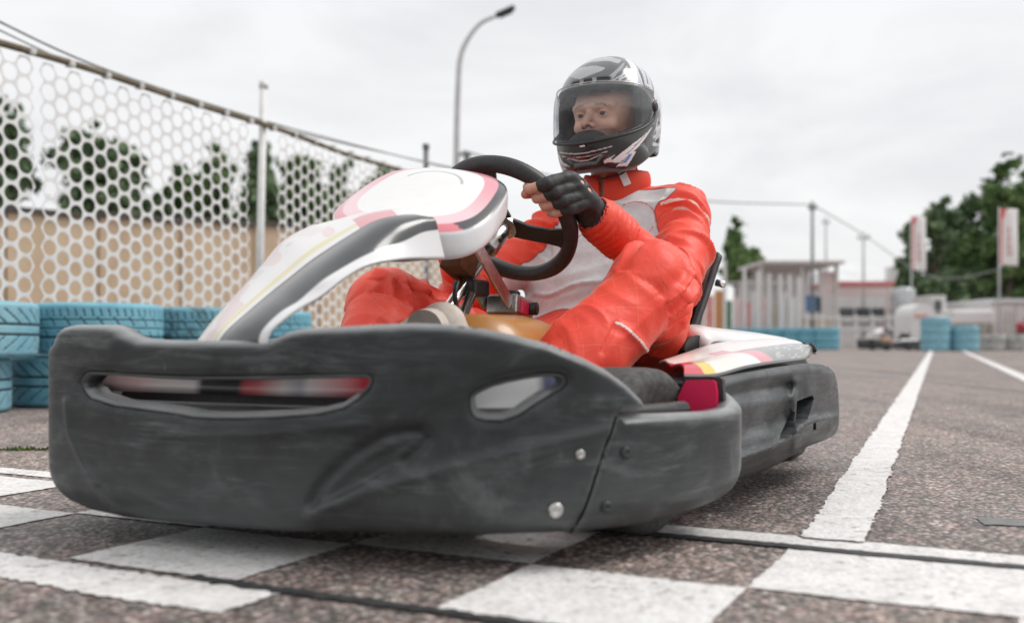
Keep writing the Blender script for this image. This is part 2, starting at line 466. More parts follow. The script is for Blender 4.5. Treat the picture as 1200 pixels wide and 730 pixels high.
M['shoe'] = simple('cream_shoe', (.62, .56, .50), (.48, .42, .37), 25, .75, bmp=.3)

def visor_mat():
    m = bpy.data.materials.new('clear_visor'); m.use_nodes = True; t = m.node_tree; t.nodes.clear()
    o = t.nodes.new('ShaderNodeOutputMaterial'); tr = t.nodes.new('ShaderNodeBsdfTransparent'); tr.inputs['Color'].default_value = (.95, .96, .97, 1)
    gl = t.nodes.new('ShaderNodeBsdfGlossy'); gl.inputs['Roughness'].default_value = .09
    fr = t.nodes.new('ShaderNodeFresnel'); fr.inputs['IOR'].default_value = 1.5
    ad = t.nodes.new('ShaderNodeMath'); ad.operation = 'MULTIPLY_ADD'; ad.inputs[1].default_value = .65; ad.inputs[2].default_value = .0
    t.links.new(fr.outputs[0], ad.inputs[0])
    mx = t.nodes.new('ShaderNodeMixShader'); t.links.new(ad.outputs[0], mx.inputs[0]); t.links.new(tr.outputs[0], mx.inputs[1]); t.links.new(gl.outputs[0], mx.inputs[2])
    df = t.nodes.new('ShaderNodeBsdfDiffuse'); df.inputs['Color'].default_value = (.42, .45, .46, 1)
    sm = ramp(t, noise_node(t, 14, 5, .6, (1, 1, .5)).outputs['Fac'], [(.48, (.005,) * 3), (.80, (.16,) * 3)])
    ta = t.nodes.new('ShaderNodeAttribute'); ta.attribute_name = 'painted_tone'; sm = mixc(t, 1.0, sm, mixc(t, 1.0, ta.outputs['Color'], ramp(t, noise_node(t, 22, 4).outputs['Fac'], [(.3, (.5,) * 3), (.7, (1, 1, 1))]), 'MULTIPLY'), 'ADD')  # grey reflection painted into the upper visor
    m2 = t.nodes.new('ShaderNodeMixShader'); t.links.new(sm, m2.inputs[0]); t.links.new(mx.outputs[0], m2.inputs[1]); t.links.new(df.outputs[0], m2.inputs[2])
    t.links.new(m2.outputs[0], o.inputs['Surface']); return m
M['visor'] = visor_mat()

def asphalt_mat(name, painted_tone=(1, 1, 1), paint=False):
    m, t, b = base(name, rough=.8, spec=.4)
    c = t.nodes.new('ShaderNodeTexCoord')
    vo = t.nodes.new('ShaderNodeTexVoronoi'); vo.inputs['Scale'].default_value = 120; t.links.new(c.outputs['Object'], vo.inputs['Vector'])
    vo2 = t.nodes.new('ShaderNodeTexVoronoi'); vo2.inputs['Scale'].default_value = 58; t.links.new(c.outputs['Object'], vo2.inputs['Vector'])
    big = noise_node(t, 1.1, 6, .62); mid = noise_node(t, 9, 5, .65); fine = noise_node(t, 260, 3, .7)
    st = ramp(t, vo.outputs['Color'], [(.0, (.10, .09, .086)), (.35, (.20, .18, .17)), (.6, (.28, .235, .212)), (.8, (.33, .305, .29)), (1., (.62, .58, .55))])
    gap = ramp(t, vo.outputs['Distance'], [(.34, (1, 1, 1)), (.62, (.40, .39, .39))])
    s2 = ramp(t, vo2.outputs['Color'], [(.2, (.80, .84, .84)), (.5, (1., .98, .97)), (.8, (1.22, 1.10, 1.09))])
    col = mixc(t, 1., st, gap, 'MULTIPLY'); col = mixc(t, 1., col, s2, 'MULTIPLY')
    col = mixc(t, 1., col, ramp(t, big.outputs['Fac'], [(.32, (.72, .73, .75)), (.68, (1.25, 1.2, 1.16))]), 'MULTIPLY')
    col = mixc(t, .8, col, ramp(t, mid.outputs['Fac'], [(.3, (.74, .74, .75)), (.7, (1.2, 1.17, 1.15))]), 'MULTIPLY')
    col = mixc(t, 1., col, (1.63, 1.63, 1.63), 'MULTIPLY')
    sk = noise_node(t, 3.2, 5, .6, (1, .10, 1)); sk.inputs['Vector'].links[0].from_node.inputs['Rotation'].default_value = (0, 0, R(23))
    col = mixc(t, .9, col, ramp(t, sk.outputs['Fac'], [(.36, (.62, .62, .63)), (.50, (1, 1, 1)), (.70, (1.12, 1.12, 1.12))]), 'MULTIPLY')
    st2 = noise_node(t, 2.3, 7, .7)
    col = mixc(t, 1., col, ramp(t, st2.outputs['Fac'], [(.30, (.55, .55, .56)), (.42, (1, 1, 1))]), 'MULTIPLY')
    if paint:
        wn = noise_node(t, 55, 6, .75); wb = noise_node(t, 5, 3)
        wear_lit = mixc(t, 1., ramp(t, wn.outputs['Fac'], [(.53, (0, 0, 0)), (.66, (1, 1, 1))]), ramp(t, wb.outputs['Fac'], [(.34, (.12,) * 3), (.60, (.95,) * 3)]), 'MULTIPLY')
        pc = ramp(t, noise_node(t, 16, 6, .7).outputs['Fac'], [(.3, (.68, .66, .65)), (.62, (.84, .83, .82))])
        pc = mixc(t, 1., pc, ramp(t, vo.outputs['Distance'], [(.35, (1, 1, 1)), (.7, (.86, .85, .84))]), 'MULTIPLY')
        col = mixc(t, wear_lit, pc, col)
    t.links.new(col, b.inputs['Base Color'])
    h = mixc(t, .5, ramp(t, vo.outputs['Distance'], [(0, (1, 1, 1)), (.7, (0, 0, 0))]), fine.outputs['Fac'])
    t.links.new(ramp(t, big.outputs['Fac'], [(.35, (.38,) * 3), (.6, (.68,) * 3)]), b.inputs['Roughness'])
    bump(t, b, h, .45 if paint else 1.0, .0035 if paint else .0055)
    return m
M['asphalt'] = asphalt_mat('asphalt'); M['paint'] = asphalt_mat('worn_white_road_paint', paint=True)
M['patch'] = simple('grey_patch', (.16, .17, .17), (.22, .22, .22), 40, .8, bmp=.4)
M['tar'] = simple('tar_joint', (.02, .021, .023), (.05, .05, .05), 50, .6, bmp=.4)
def tyre_paint(name, c1, c2, dirt, amt):
    m, t, b = base(name, c1, .62)
    n = noise_node(t, 7, 6, .7); f = noise_node(t, 60, 4)
    c = ramp(t, n.outputs['Fac'], [(.3, c1), (.68, c2)])
    d = noise_node(t, 12, 7, .75, dist=.5)
    c = mixc(t, ramp(t, d.outputs['Fac'], [(.52 if amt < .9 else .46, (0, 0, 0)), (.70 if amt < .9 else .62, (min(amt, .85),) * 3)]), c, dirt)
    a = t.nodes.new('ShaderNodeAttribute'); a.attribute_name = 'groove'
    c = mixc(t, a.outputs['Fac'], c, (.012, .03, .04))
    t.links.new(c, b.inputs['Base Color']); bump(t, b, f.outputs['Fac'], .25, .002); return m
M['bluetyre'] = tyre_paint('blue_painted_rubber', (.11, .34, .45), (.20, .46, .56), (.05, .11, .14), .75)
M['dirtytyre'] = tyre_paint('dirty_blue_painted_rubber', (.10, .29, .38), (.16, .38, .46), (.045, .07, .075), 1.0)
M['palebluetyre'] = tyre_paint('faded_blue_painted_rubber', (.15, .36, .46), (.25, .48, .56), (.10, .13, .14), .75)
M['whitetyre'] = tyre_paint('white_painted_rubber', (.55, .55, .53), (.42, .42, .40), (.12, .12, .11), .9)

# ================================================================== setting: ground and painted lines
def ground():
    xs = np.array([-300, -60, -12, 12, 60, 300.]); ys = np.array([-60, -6, 14, 60, 150, 600.])
    V = [(x, y, 0) for y in ys for x in xs]; n = len(xs)
    F = [(j * n + i, j * n + i + 1, (j + 1) * n + i + 1, (j + 1) * n + i) for j in range(len(ys) - 1) for i in range(n - 1)]
    tag(mk('asphalt_track', V, F, M['asphalt'], smooth=False), kind='structure')
ground()
A_ = np.array([.447, .894]); C_ = np.array([.894, -.447])         # along the track / across it, at the start line
def painted(name, poly, mat, z=.0018, jit=.0035, step=.007):
    P = resample(poly, step); n = np.arange(len(P))
    J = np.stack([vnoise(np.c_[P, n * 0], 12, 1) + .9 * vnoise(np.c_[P, n * 0], 150, 5), vnoise(np.c_[P, n * 0], 12, 2) + .9 * vnoise(np.c_[P, n * 0], 150, 6)], 1) * jit
    P = P + J
    me = bpy.data.meshes.new(name); bm = bmesh.new()
    f = bm.faces.new([bm.verts.new((p[0], p[1], z)) for p in P]); bmesh.ops.triangulate(bm, faces=[f])
    if sum(x.normal.z for x in bm.faces) < 0: bmesh.ops.reverse_faces(bm, faces=bm.faces)
    bm.to_mesh(me); bm.free(); me.materials.append(mat)
    o = bpy.data.objects.new(name, me); COL.objects.link(o); return tag(o, kind='structure')
def ac(a, c): return A_ * a + C_ * c
def strip(a0, a1, c0, c1): return [ac(a0, c0), ac(a0, c1), ac(a1, c1), ac(a1, c0)]
for k in range(-9, 4):                                               # chequered start line, two rows
    c0 = -.263 + .27 * k
    if k % 2 == 0: painted('painted_square', strip(1.122, 1.352, c0, c0 + (.34 if k == 0 else .27)), M['paint'])
    else: painted('painted_square', strip(.885, 1.118, c0, c0 + .27), M['paint'])
painted('painted_line', strip(1.385, 1.445, -3.2, 2.2), M['paint'], jit=.003)
painted('painted_line', strip(.775, .868, -3.2, -.72), M['paint'], jit=.008)
painted('tar_joint', strip(.868, .888, -.86, 0.6), M['tar'], z=.0032, jit=.006)
painted('tar_joint', strip(1.355, 1.378, -.62, 2.0), M['tar'], z=.0032, jit=.005)
TD = np.array([.3928, .9196]); TN = np.array([.9196, -.3928])        # track direction / to its right
def long_line(p0, l, wd, jit=.006):
    p0 = np.array(p0); return [p0, p0 + TN * wd, p0 + TN * wd + TD * l, p0 + TD * l]
painted('painted_line', long_line((.402, 1.39), 30, .088), M['paint'], z=.0046, jit=.006)
painted('painted_line', long_line((2.55, 4.6), 26, .1), M['paint'], jit=.006, step=.05)
painted('asphalt_patch', [(.71, 1.50), (.80, 1.48), (.82, 1.54), (.72, 1.56)], M['patch'], jit=.008)
# moss along the foot of the tyre wall
def moss():
    V = []; F = []
    for i in range(260):
        t = RNG.random(); p = np.array([-1.62, 2.47]) + (t - .3) * np.array([.9, .10]) + RNG.normal(0, .008, 2)
        s = .005 + .006 * RNG.random(); a = RNG.random() * 6.28; n = len(V)
        dx, dy = math.cos(a) * s, math.sin(a) * s
        V += [(p[0] - dx, p[1] - dy, .001), (p[0] + dx, p[1] + dy, .001), (p[0] + dy * .4, p[1] - dx * .4, .006 + .008 * RNG.random())]; F.append((n, n + 1, n + 2))
    m = simple('moss', (.05, .10, .02), (.10, .16, .03), 60, .9)
    tag(mk('moss', V, F, m, smooth=False), 'thin line of green moss on the asphalt near the blue tyres', 'moss', kind='stuff')
moss()

# ================================================================== the go-kart in front
KART = empty('go_kart', KO, KA, 'black and white racing kart in front with scuffed bumper and red-suited driver', 'go-kart')
def kmk(name, V, F, m, smooth=True, parent=None): return mk(name, V, F, m, parent or KART, None, smooth)

PT = [(-70, -.575, 1.72), (-40, -.625, 1.69), (0, -.672, 1.60), (30, -.683, 1.50)] + \
     [(s, (s - CX) / FPX * D, D) for s, D in [(57, 1.425), (75, 1.392), (110, 1.36), (150, 1.33), (220, 1.28), (300, 1.235), (370, 1.207), (430, 1.19), (500, 1.178), (560, 1.175), (620, 1.179), (680, 1.192), (740, 1.223), (790, 1.265), (830, 1.32), (855, 1.372), (868, 1.42)]] + \
     [(880, .332, 1.452), (905, .328, 1.50), (925, .322, 1.53), (945, .314, 1.55)]
_c = catmull(PT, 600)
def plan(s): return np.stack([np.interp(s, _c[:, 0], _c[:, 1]), np.interp(s, _c[:, 0], _c[:, 2])], -1)
def plan_n(s):
    s = np.asarray(s, float); d = plan(s + 4) - plan(s - 4); n = np.stack([-d[..., 1], d[..., 0]], -1)
    return n / np.linalg.norm(n, axis=-1, keepdims=True)
def zy(s, y): return HC + (HY - np.asarray(y, float)) * plan(np.asarray(s, float))[..., 1] / FPX
def yz(s, z): return HY - (np.asarray(z) - HC) * FPX / plan(np.asarray(s, float))[..., 1]
def bmap(s, z, depth):
    p = plan(s) + plan_n(s) * np.asarray(depth)[..., None]
    d = np.stack([p[..., 0] - KO[0], p[..., 1] - KO[1]], -1)
    return np.stack([d @ KV[:2], d @ KB[:2], z], -1)
def SZ(pts): return np.array([(s * 1e-3, float(zy(s, y))) for s, y in pts])
def relief(s, y):
    P = np.stack([s, y], 1); r = np.zeros(len(s))
    arc = [(362, 592), (372, 572), (392, 550), (418, 530), (446, 514), (474, 506), (492, 506), (499, 514), (492, 526), (474, 541)]
    d = segdist(P, arc, False); r += .008 * np.exp(-(d / 7) ** 2)
    reg = pip(P, arc + [(430, 565), (375, 598)]); r += np.where(reg, .007 * np.clip(d / 18, 0, 1), 0) * np.clip(segdist(P, [(368, 600), (430, 572), (474, 545)], False) / 10, 0, 1)
    d = segdist(P, [(362, 602), (440, 572), (560, 541), (650, 520), (712, 504)], False); r -= .005 * np.exp(-(d / 8) ** 2)
    d = segdist(P, [(79, 470), (82, 505), (97, 540), (112, 566)], False); r -= .004 * np.exp(-(d / 4) ** 2)
    d = segdist(P, [(190, 512), (300, 510), (430, 497)], False); r -= .002 * np.exp(-(d / 5) ** 2)
    d = segdist(P, [(560, 575), (625, 548), (700, 520)], False); r -= .002 * np.exp(-(d / 5) ** 2)
    r += np.clip((y - 505) / 120, 0, 1) ** 2 * .006
    return r
def bumper_piece(name, out, holes, bot, mat, chamf):
    O = resample(out, .007); H = [resample(h, .006) for h in holes]
    P, F, loops = cdt_plate(O, H, .0034)
    s = P[:, 0] * 1e3; z = P[:, 1]; y = yz(s, z)
    d = segdist(P, O); ds_ = segdist(P, SZ([(722, 486), (716, 500), (707, 528), (697, 560), (686, 597), (676, 629)]), False); d = np.where(ds_ < d + .006, d + .008, d); zb = np.interp(s, [b[0] for b in bot], [b[1] for b in bot])
    dep = relief(s, y) + .014 * np.clip(1 - d / .013, 0, 1) ** 2.2 + .02 * np.clip(1 - (z - zb) / .045, 0, 1) ** 2
    for h in H: dep = dep + .004 * np.clip(1 - segdist(P, h) / .010, 0, 1) ** 2
    V = bmap(s, z, dep); F = [tuple(f) for f in F]
    wr = list(np.maximum(.85 * np.clip(1.1 - d / .009, 0, 1) * (z > zb + .03), .7 * np.exp(-((s - 872) / 5) ** 2)))  # rubbed edges and sky-lit rim, both put into the colour
    V = [tuple(p) for p in V]
    for lp, h, (lo_, up_, dp) in zip(loops[1:], H, chamf):           # bevelled lips and return flanges of the slots
        c = h.mean(0); n = len(lp); lows = [P[i][1] < c[1] for i in lp]
        for i in lp: wr[i] = 0.
        inner = []
        for q in P[lp]:
            low = q[1] < c[1]
            inner.append((q[0] + (c[0] - q[0]) * .012, q[1] + (lo_ if low else -up_)))
        inner = np.array(inner); sI = inner[:, 0] * 1e3
        i0 = len(V); V += [V[i] for i in lp]; wr += [.6 if q else .1 for q in lows]
        i1 = len(V); V += [tuple(p) for p in bmap(sI, inner[:, 1], dep[lp] + dp)]
        i2 = len(V); V += [tuple(p) for p in bmap(sI, inner[:, 1], dep[lp] + dp + .02)]; wr += [.7 if q else .1 for q in lows] + [.5 if q else .0 for q in lows]  # upward lips paler: wear with sky light painted in
        for k in range(n):
            k2 = (k + 1) % n
            F.append((i0 + k, i0 + k2, i1 + k2, i1 + k)); F.append((i1 + k, i1 + k2, i2 + k2, i2 + k))
    lp = loops[0]; n = len(lp); i1 = len(V)                            # outer return flange
    V += [tuple(p) for p in bmap(P[lp][:, 0] * 1e3, P[lp][:, 1], dep[lp] + .016)]
    wr += [.3] * n
    for k in range(n): k2 = (k + 1) % n; F.append((lp[k], lp[k2], i1 + k2, i1 + k))
    o = kmk(name, V, F, mat); set_f(o, wr, 'wear_lit'); set_f(o, .55 * np.clip(1 - (np.array(V)[:, 2] - .05) / .13, 0, 1), 'low_pale'); fix(o); autosmooth(o, 38)
    sm = o.modifiers.new('thick', 'SOLIDIFY'); sm.thickness = .004; sm.offset = -1
    return o
top = [(57, 402), (61, 390), (67, 384), (80, 380.5), (122, 380.5), (134, 384), (144, 391), (159, 397.5), (200, 399), (303, 399), (316, 396), (330, 390), (341, 386.5), (355, 384.3), (400, 382.4), (440, 380), (482, 378.5), (525, 380), (564, 384.7), (605, 393), (646, 403), (688, 419.6), (715, 433), (738, 449), (758, 468), (765, 477.5), (745, 482.5), (722, 486)]
seam = [(716, 500), (707, 528), (697, 560), (686, 597), (676, 629)]
botp = [(564, 633), (480, 633.5), (400, 631), (300, 628), (212, 621), (122, 611), (84, 602), (68, 594), (57, 583)]
front_out = [(-.07, .262), (-.04, .268), (0, .272), (.03, .275)] + [tuple(p) for p in SZ(top + seam + botp)] + [(.03, .058), (0, .06), (-.04, .065), (-.07, .07)]
bot_f = [(-70, .07), (0, .06), (30, .058)] + sorted([(s, float(zy(s, y))) for s, y in botp + [(676, 629)]])
slot_c = smooth_poly(SZ([(97, 438), (104, 434.5), (196, 441), (254, 441), (340, 440), (424, 437.5), (435, 441), (436, 449), (427, 462), (393, 484), (303, 490.5), (229, 490.5), (204, 485), (108, 473), (90, 449)]), 1)
slot_l = smooth_poly(SZ([(551, 462), (560, 456), (581, 447), (630, 437.5), (656, 437), (665, 442), (664, 453), (636, 468), (598, 493.5), (560, 493), (551, 484)]), 1)
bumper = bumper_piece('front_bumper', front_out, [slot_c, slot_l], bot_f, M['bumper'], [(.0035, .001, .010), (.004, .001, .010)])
end_out = [tuple(p) for p in SZ([(725, 488.5), (760, 486), (811, 484), (846, 482), (862, 478), (868, 472)])] + [(.885, .198), (.905, .206), (.925, .21), (.945, .21), (.945, .10), (.925, .085), (.905, .07), (.885, .06)] + \
          [tuple(p) for p in SZ([(868, 583), (855, 593), (820, 607), (786, 617), (740, 624), (680, 630.5), (690, 597), (701, 560), (711, 528), (720, 500)])]
bot_e = sorted([(s, float(zy(s, y))) for s, y in [(868, 583), (855, 593), (820, 607), (786, 617), (740, 624), (680, 630.5)]]) + [(885, .06), (905, .07), (945, .10)]
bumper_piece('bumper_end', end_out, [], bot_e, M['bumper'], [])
# dark backing behind the seam between the two mouldings
sg = np.linspace(-8, 52, 4)
Vb = []; Fb = []
for i, (sx, yy) in enumerate([(716, 490), (707, 525), (697, 560), (686, 597), (679, 622)]):
    for j, ds in enumerate((-16, 18)):
        Vb.append(bmap(np.array(sx + ds, float), zy(sx, yy), np.array(.019)))
Fb = [(2 * i, 2 * i + 1, 2 * i + 3, 2 * i + 2) for i in range(4)]
kmk('joint_strip', Vb, Fb, M['black'])
def bolt(name, sx, yy, r, m, dep=-.001):
    s0 = np.array(float(sx)); c = bmap(s0, zy(sx, yy), relief(np.array([sx * 1.]), np.array([yy * 1.]))[0] + np.array(0.0))
    n2 = plan_n(s0); nK = np.array([-(n2 @ KV[:2]), -(n2 @ KB[:2]), 0.])
    t = np.cross(nK, [0, 0, 1.]); V = []; F = []; n = 14
    for q, (rr, hh) in enumerate([(r, -.004), (r, .0015), (r * .8, .003), (r * .35, .003), (r * .3, .0015)]):
        for k in range(n):
            a = 2 * math.pi * k / n; V.append(c + t * rr * math.cos(a) + np.array([0, 0, 1.]) * rr * math.sin(a) + nK * (hh - dep))
    for q in range(4):
        for k in range(n): F.append((q * n + k, q * n + (k + 1) % n, (q + 1) * n + (k + 1) % n, (q + 1) * n + k))
    F.append(tuple(range(4 * n, 5 * n)))
    return fix(kmk(name, V, F, m, parent=None))
bolt('bolt', 652, 598, .0095, M['steel']); bolt('bolt', 679, 532, .0062, M['steel']); bolt('bolt', 733, 530, .0075, M['bumper']); bolt('bolt', 712, 594, .0075, M['bumper'])

# printed nose band seen through the slots
def nose_band():
    S = np.linspace(40, 690, 180); V = []; C = []
    nz = 6
    pal = [(40, (.72, .55, .56)), (120, (.80, .55, .56)), (150, (.75, .68, .68)), (190, (.78, .76, .76)), (200, (.05, .05, .055)), (244, (.05, .05, .055)), (252, (.62, .12, .14)), (268, (.70, .20, .22)), (300, (.78, .74, .74)), (322, (.45, .46, .52)), (334, (.78, .74, .75)), (380, (.74, .30, .33)), (404, (.62, .05, .07)), (425, (.66, .10, .12)), (440, (.75, .70, .70)), (540, (.82, .82, .83)), (640, (.82, .82, .83)), (655, (.12, .13, .22)), (745, (.2, .2, .22))]
    ps = [p[0] for p in pal]; pc = np.array([p[1] for p in pal])
    for s in S:
        zlo = .207 if s < 500 else .207 - .06 * min(1, (s - 500) / 40)
        for k in range(nz):
            t = k / (nz - 1); z = zlo + (.262 - zlo) * t
            V.append(bmap(np.array(s), np.array(z), np.array(.055 + .025 * t * t)))
            c = np.array([np.interp(s, ps, pc[:, i]) for i in range(3)])
            if 360 < s < 428 and t > .45 + .001 * (s - 360): c = np.array([.62, .05, .06]) if t < .75 else np.array([.66, .50, .10])
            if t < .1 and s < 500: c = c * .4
            C.append(c)
    F = [(i * nz + k, (i + 1) * nz + k, (i + 1) * nz + k + 1, i * nz + k + 1) for i in range(len(S) - 1) for k in range(nz - 1)]
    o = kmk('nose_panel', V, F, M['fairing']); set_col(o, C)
    o.modifiers.new('thick', 'SOLIDIFY').thickness = .003
nose_band()
mb = MB(); S = np.linspace(20, 840, 40)
for zz in (.10, .185): mb.tube([bmap(np.array(s), np.array(zz), np.array(.05)) for s in S], .011, 8)
mb.build('bumper_bar', M['black'], KART, smooth=True)
Vb = []; nS = np.linspace(20, 800, 60)
for s in nS:
    Vb += [bmap(np.array(s), np.array(.06), np.array(.085)), bmap(np.array(s), np.array(.205 if s < 500 else .15), np.array(.10))]
kmk('shade_backing', Vb, [(2 * i, 2 * i + 2, 2 * i + 3, 2 * i + 1) for i in range(len(nS) - 1)], M['black'])  # black plate added to give the shade inside the nose

# undertray added unseen below the nose to block light and deepen ground shadow
Vb = []; nS = np.linspace(20, 860, 48)
for s in nS:
    p = bmap(np.array(s), np.array(.062), np.array(.022)); Vb += [p, np.array([np.clip(p[0], -.42, .42) * .80, max(p[1] + .05, .30), .052])]
kmk('shade_plate', Vb, [(2 * i, 2 * i + 1, 2 * i + 3, 2 * i + 2) for i in range(len(nS) - 1)], M['black']).modifiers.new('t', 'SOLIDIFY').thickness = .003

# lower fairing: rows of A far edge, C stripe top, E stripe bottom, G skirt foot (photo sight lines met with planes of the kart)
rows = [[(225, 412), (254, 412), (291, 412), (304, 412)], [(239, 391), (268, 391), (306, 391), (317, 391)], [(265, 358), (295, 367), (330, 370), (336, 374)], [(290, 331), (320, 346), (351, 357), (355, 361)],
        [(311, 307), (343, 328), (366, 344), (376, 349)], [(332, 283), (366, 310), (381, 331), (399, 331)], [(360, 267), (388, 295), (405, 316), (423, 316)],
        [(385, 262), (411, 280), (426, 304), (440, 310)], [(410, 259), (438, 264), (447, 294), (456, 307)], [(440, 256), (460, 257.5), (471, 285), (480, 304)],
        [(468, 254), (485, 255), (493, 274), (500, 304)], [(492, 254), (501, 258.5), (511, 270), (519, 304)]]
vs = [(-.115, -.03, .065, .075), (-.115, -.02, .07, .08), (-.12, -.01, .08, .09), (-.12, .0, .088, .10), (-.12, .015, .096, .11), (-.12, .03, .105, .12), (-.115, .045, .112, .13), (-.10, .06, .12, .135), (-.08, .08, .125, .14), (-.02, .10, .13, .14), (.04, .11, .133, .14), (.08, .12, .135, .14)]
def fairing():
    G = np.array([[Kv(p[0], p[1], v) for p, v in zip(r, q)] for r, q in zip(rows, vs)])
    G[:, :, 1] = np.maximum(G[:, :, 1], .02)
    T = 300; cols = [catmull(G[:, j], T) for j in range(4)]; V = []; U = []; NU = 25
    us = np.concatenate([np.linspace(0, 1, 61), np.linspace(1, 2, 21)[1:], np.linspace(2, 3, 9)[1:]])
    for i in range(T):
        a, c, e, g = [cols[j][i] for j in range(4)]
        for u in us:
            if u <= 1:
                p = a * (1 - u) + c * u + np.array([0, 0, .010]) * math.sin(math.pi * u) + np.array([0, 0, -.004]) * (1 - u) ** 6
            elif u <= 2: t = u - 1; p = c * (1 - t) + e * t + (np.array([.006, -.004, .006])) * math.sin(math.pi * t)
            else: t = u - 2; p = e * (1 - t) + g * t
            V.append(p); U.append((u, i / (T - 1)))
    V = np.array(V); U = np.array(U); n = len(us)
    F = np.array([(i * n + k, (i + 1) * n + k, (i + 1) * n + k + 1, i * n + k + 1) for i in range(T - 1) for k in range(n - 1)])
    C = np.tile(np.array([.80, .79, .785]), (len(V), 1)); u, t = U[:, 0], U[:, 1]
    nz = vnoise(np.c_[u * 3, t * 14, u * 0], 1, 3)
    C[(u < .8) & (nz > .25)] = (.76, .63, .62)
    C[(u < .45) & (nz < -.35)] = (.70, .68, .66)
    C[(u > .80) & (u < .9) & (t < .72)] = (.74, .68, .42)
    C[(u > .66) & (u < .97) & (t > .68) & (t < .84)] = (.72, .27, .31)
    C[(u < .25) & (t < .3)] = (.80, .52, .50)
    C[(u > .98) & (u < 2.0)] = (.055, .058, .062)
    C[u > 2.001] = (.76, .76, .77)
    C[(u > .1) & (u < .6) & (np.abs(t - .47 - .12 * u) < .035)] = (.74, .70, .69)
    o = kmk('front_fairing', V, F, M['fairing']); set_col(o, C)
    o.modifiers.new('thick', 'SOLIDIFY').thickness = .004
    # dark air intake on the far shoulder, with its lip
    pts_lo = [Kv(x, y, v) for x, y, v in [(371, 273, -.10), (390, 272, -.085), (412, 269, -.07), (440, 261, -.05)]]
    pts_hi = [Kv(x, y, v) for x, y, v in [(371, 272, -.10), (386, 264, -.095), (410, 261.5, -.085), (440, 260, -.05)]]
    n8 = 16; a = catmull(pts_lo, n8); b = catmull(pts_hi, n8); cdir = fromK((0, 0, 0)) * 0
    tow = np.array([.45, -.75, -.05]) * .012
    Vi = [p + tow for p in a] + [p + tow for p in b]
    kmk('air_intake', Vi, [(i, i + 1, n8 + i + 1, n8 + i) for i in range(n8 - 1)], M['black'], parent=o)
fairing()

def number_panel():
    ob = [(.335, .085), (.36, .118), (.39, .134), (.42, .137), (.46, .131), (.505, .118), (.545, .088), (.572, .045), (.582, 0), (.58, -.05), (.555, -.10), (.515, -.13), (.46, -.14), (.40, -.135), (.345, -.115), (.305, -.07), (.295, 0), (.305, .05)]
    ob = smooth_poly(resample(smooth_poly(ob, 2), .008), 1); n = len(ob); cb = np.array([.43, 0.])
    def hz(b, v):
        return .438 + .56 * (b - .305) - .38 * max(0, b - .47) ** 2 * 8 + .018 * (1 - (v / .14) ** 2) - .03 * (v / .14)
    V = []; U = []
    rings = [i / 60 for i in range(1, 61)]
    for r in rings:
        for p in ob:
            q = cb + (p - cb) * r; z = hz(q[0], q[1]) - (.005 * max(0, (r - .86) / .14) ** 2)
            V.append((q[1], q[0], z)); U.append((r, q[0], q[1]))
    for k, (sh, dz) in enumerate([(1.018, -.009), (1.022, -.012), (1.022, -.024), (1.018, -.038), (1.006, -.046), (.97, -.048)]):
        for p in ob:
            q = cb + (p - cb) * sh; z = hz(p[0], p[1])
            f = 1.0 if q[1] > 0 else .75
            V.append((q[1], q[0], z + dz * f)); U.append((1.2, q[0], q[1]))
    m = len(rings) + 6; c0 = len(V); V.append((0, cb[0], hz(cb[0], 0))); U.append((0, cb[0], 0))
    F = [(i * n + k, i * n + (k + 1) % n, (i + 1) * n + (k + 1) % n, (i + 1) * n + k) for i in range(m - 1) for k in range(n)]
    F += [(c0, (k + 1) % n, k) for k in range(n)]
    U = np.array(U); r, b, v = U.T
    C = np.tile(np.array([.82, .815, .81]), (len(V), 1))
    near = v > -.02
    k = (r > .74) & (r < .915); pk = np.clip((b - .40) / .10, 0, 1)[:, None]; C[k] = (np.array([.82, .58, .62]) * (1 - pk) + np.array([.76, .27, .33]) * pk)[k]
    C[(r > .915) & (r <= 1.0) & near] = (.06, .062, .066)
    C[(r > .915) & (r <= 1.0) & near & (b > .30) & (b < .37)] = (.76, .22, .26)
    C[(r > .915) & (r <= 1.0) & ~near] = (.76, .33, .37)
    C[(r > 1.1)] = (.78, .78, .79)
    C[(r > .46) & (r < .485) & (b > .47) & (v < .07)] = (.42, .43, .44)
    o = fix(kmk('number_panel', V, F, M['fairing'])); set_col(o, C)
    s = o.modifiers.new('sub', 'SUBSURF'); s.levels = 1; s.render_levels = 1
    p = Kv(583.5, 241, .118)
    mb = MB(); mb.lathe([(.0, .006), (.006, .006), (.0095, .004), (.0105, -.004)], (0, 0, 0), 'x', 16)
    q = mb.build('bolt', M['black'], o, smooth=True); q.location = p; q.rotation_euler = (0, 0, R(35))
number_panel()

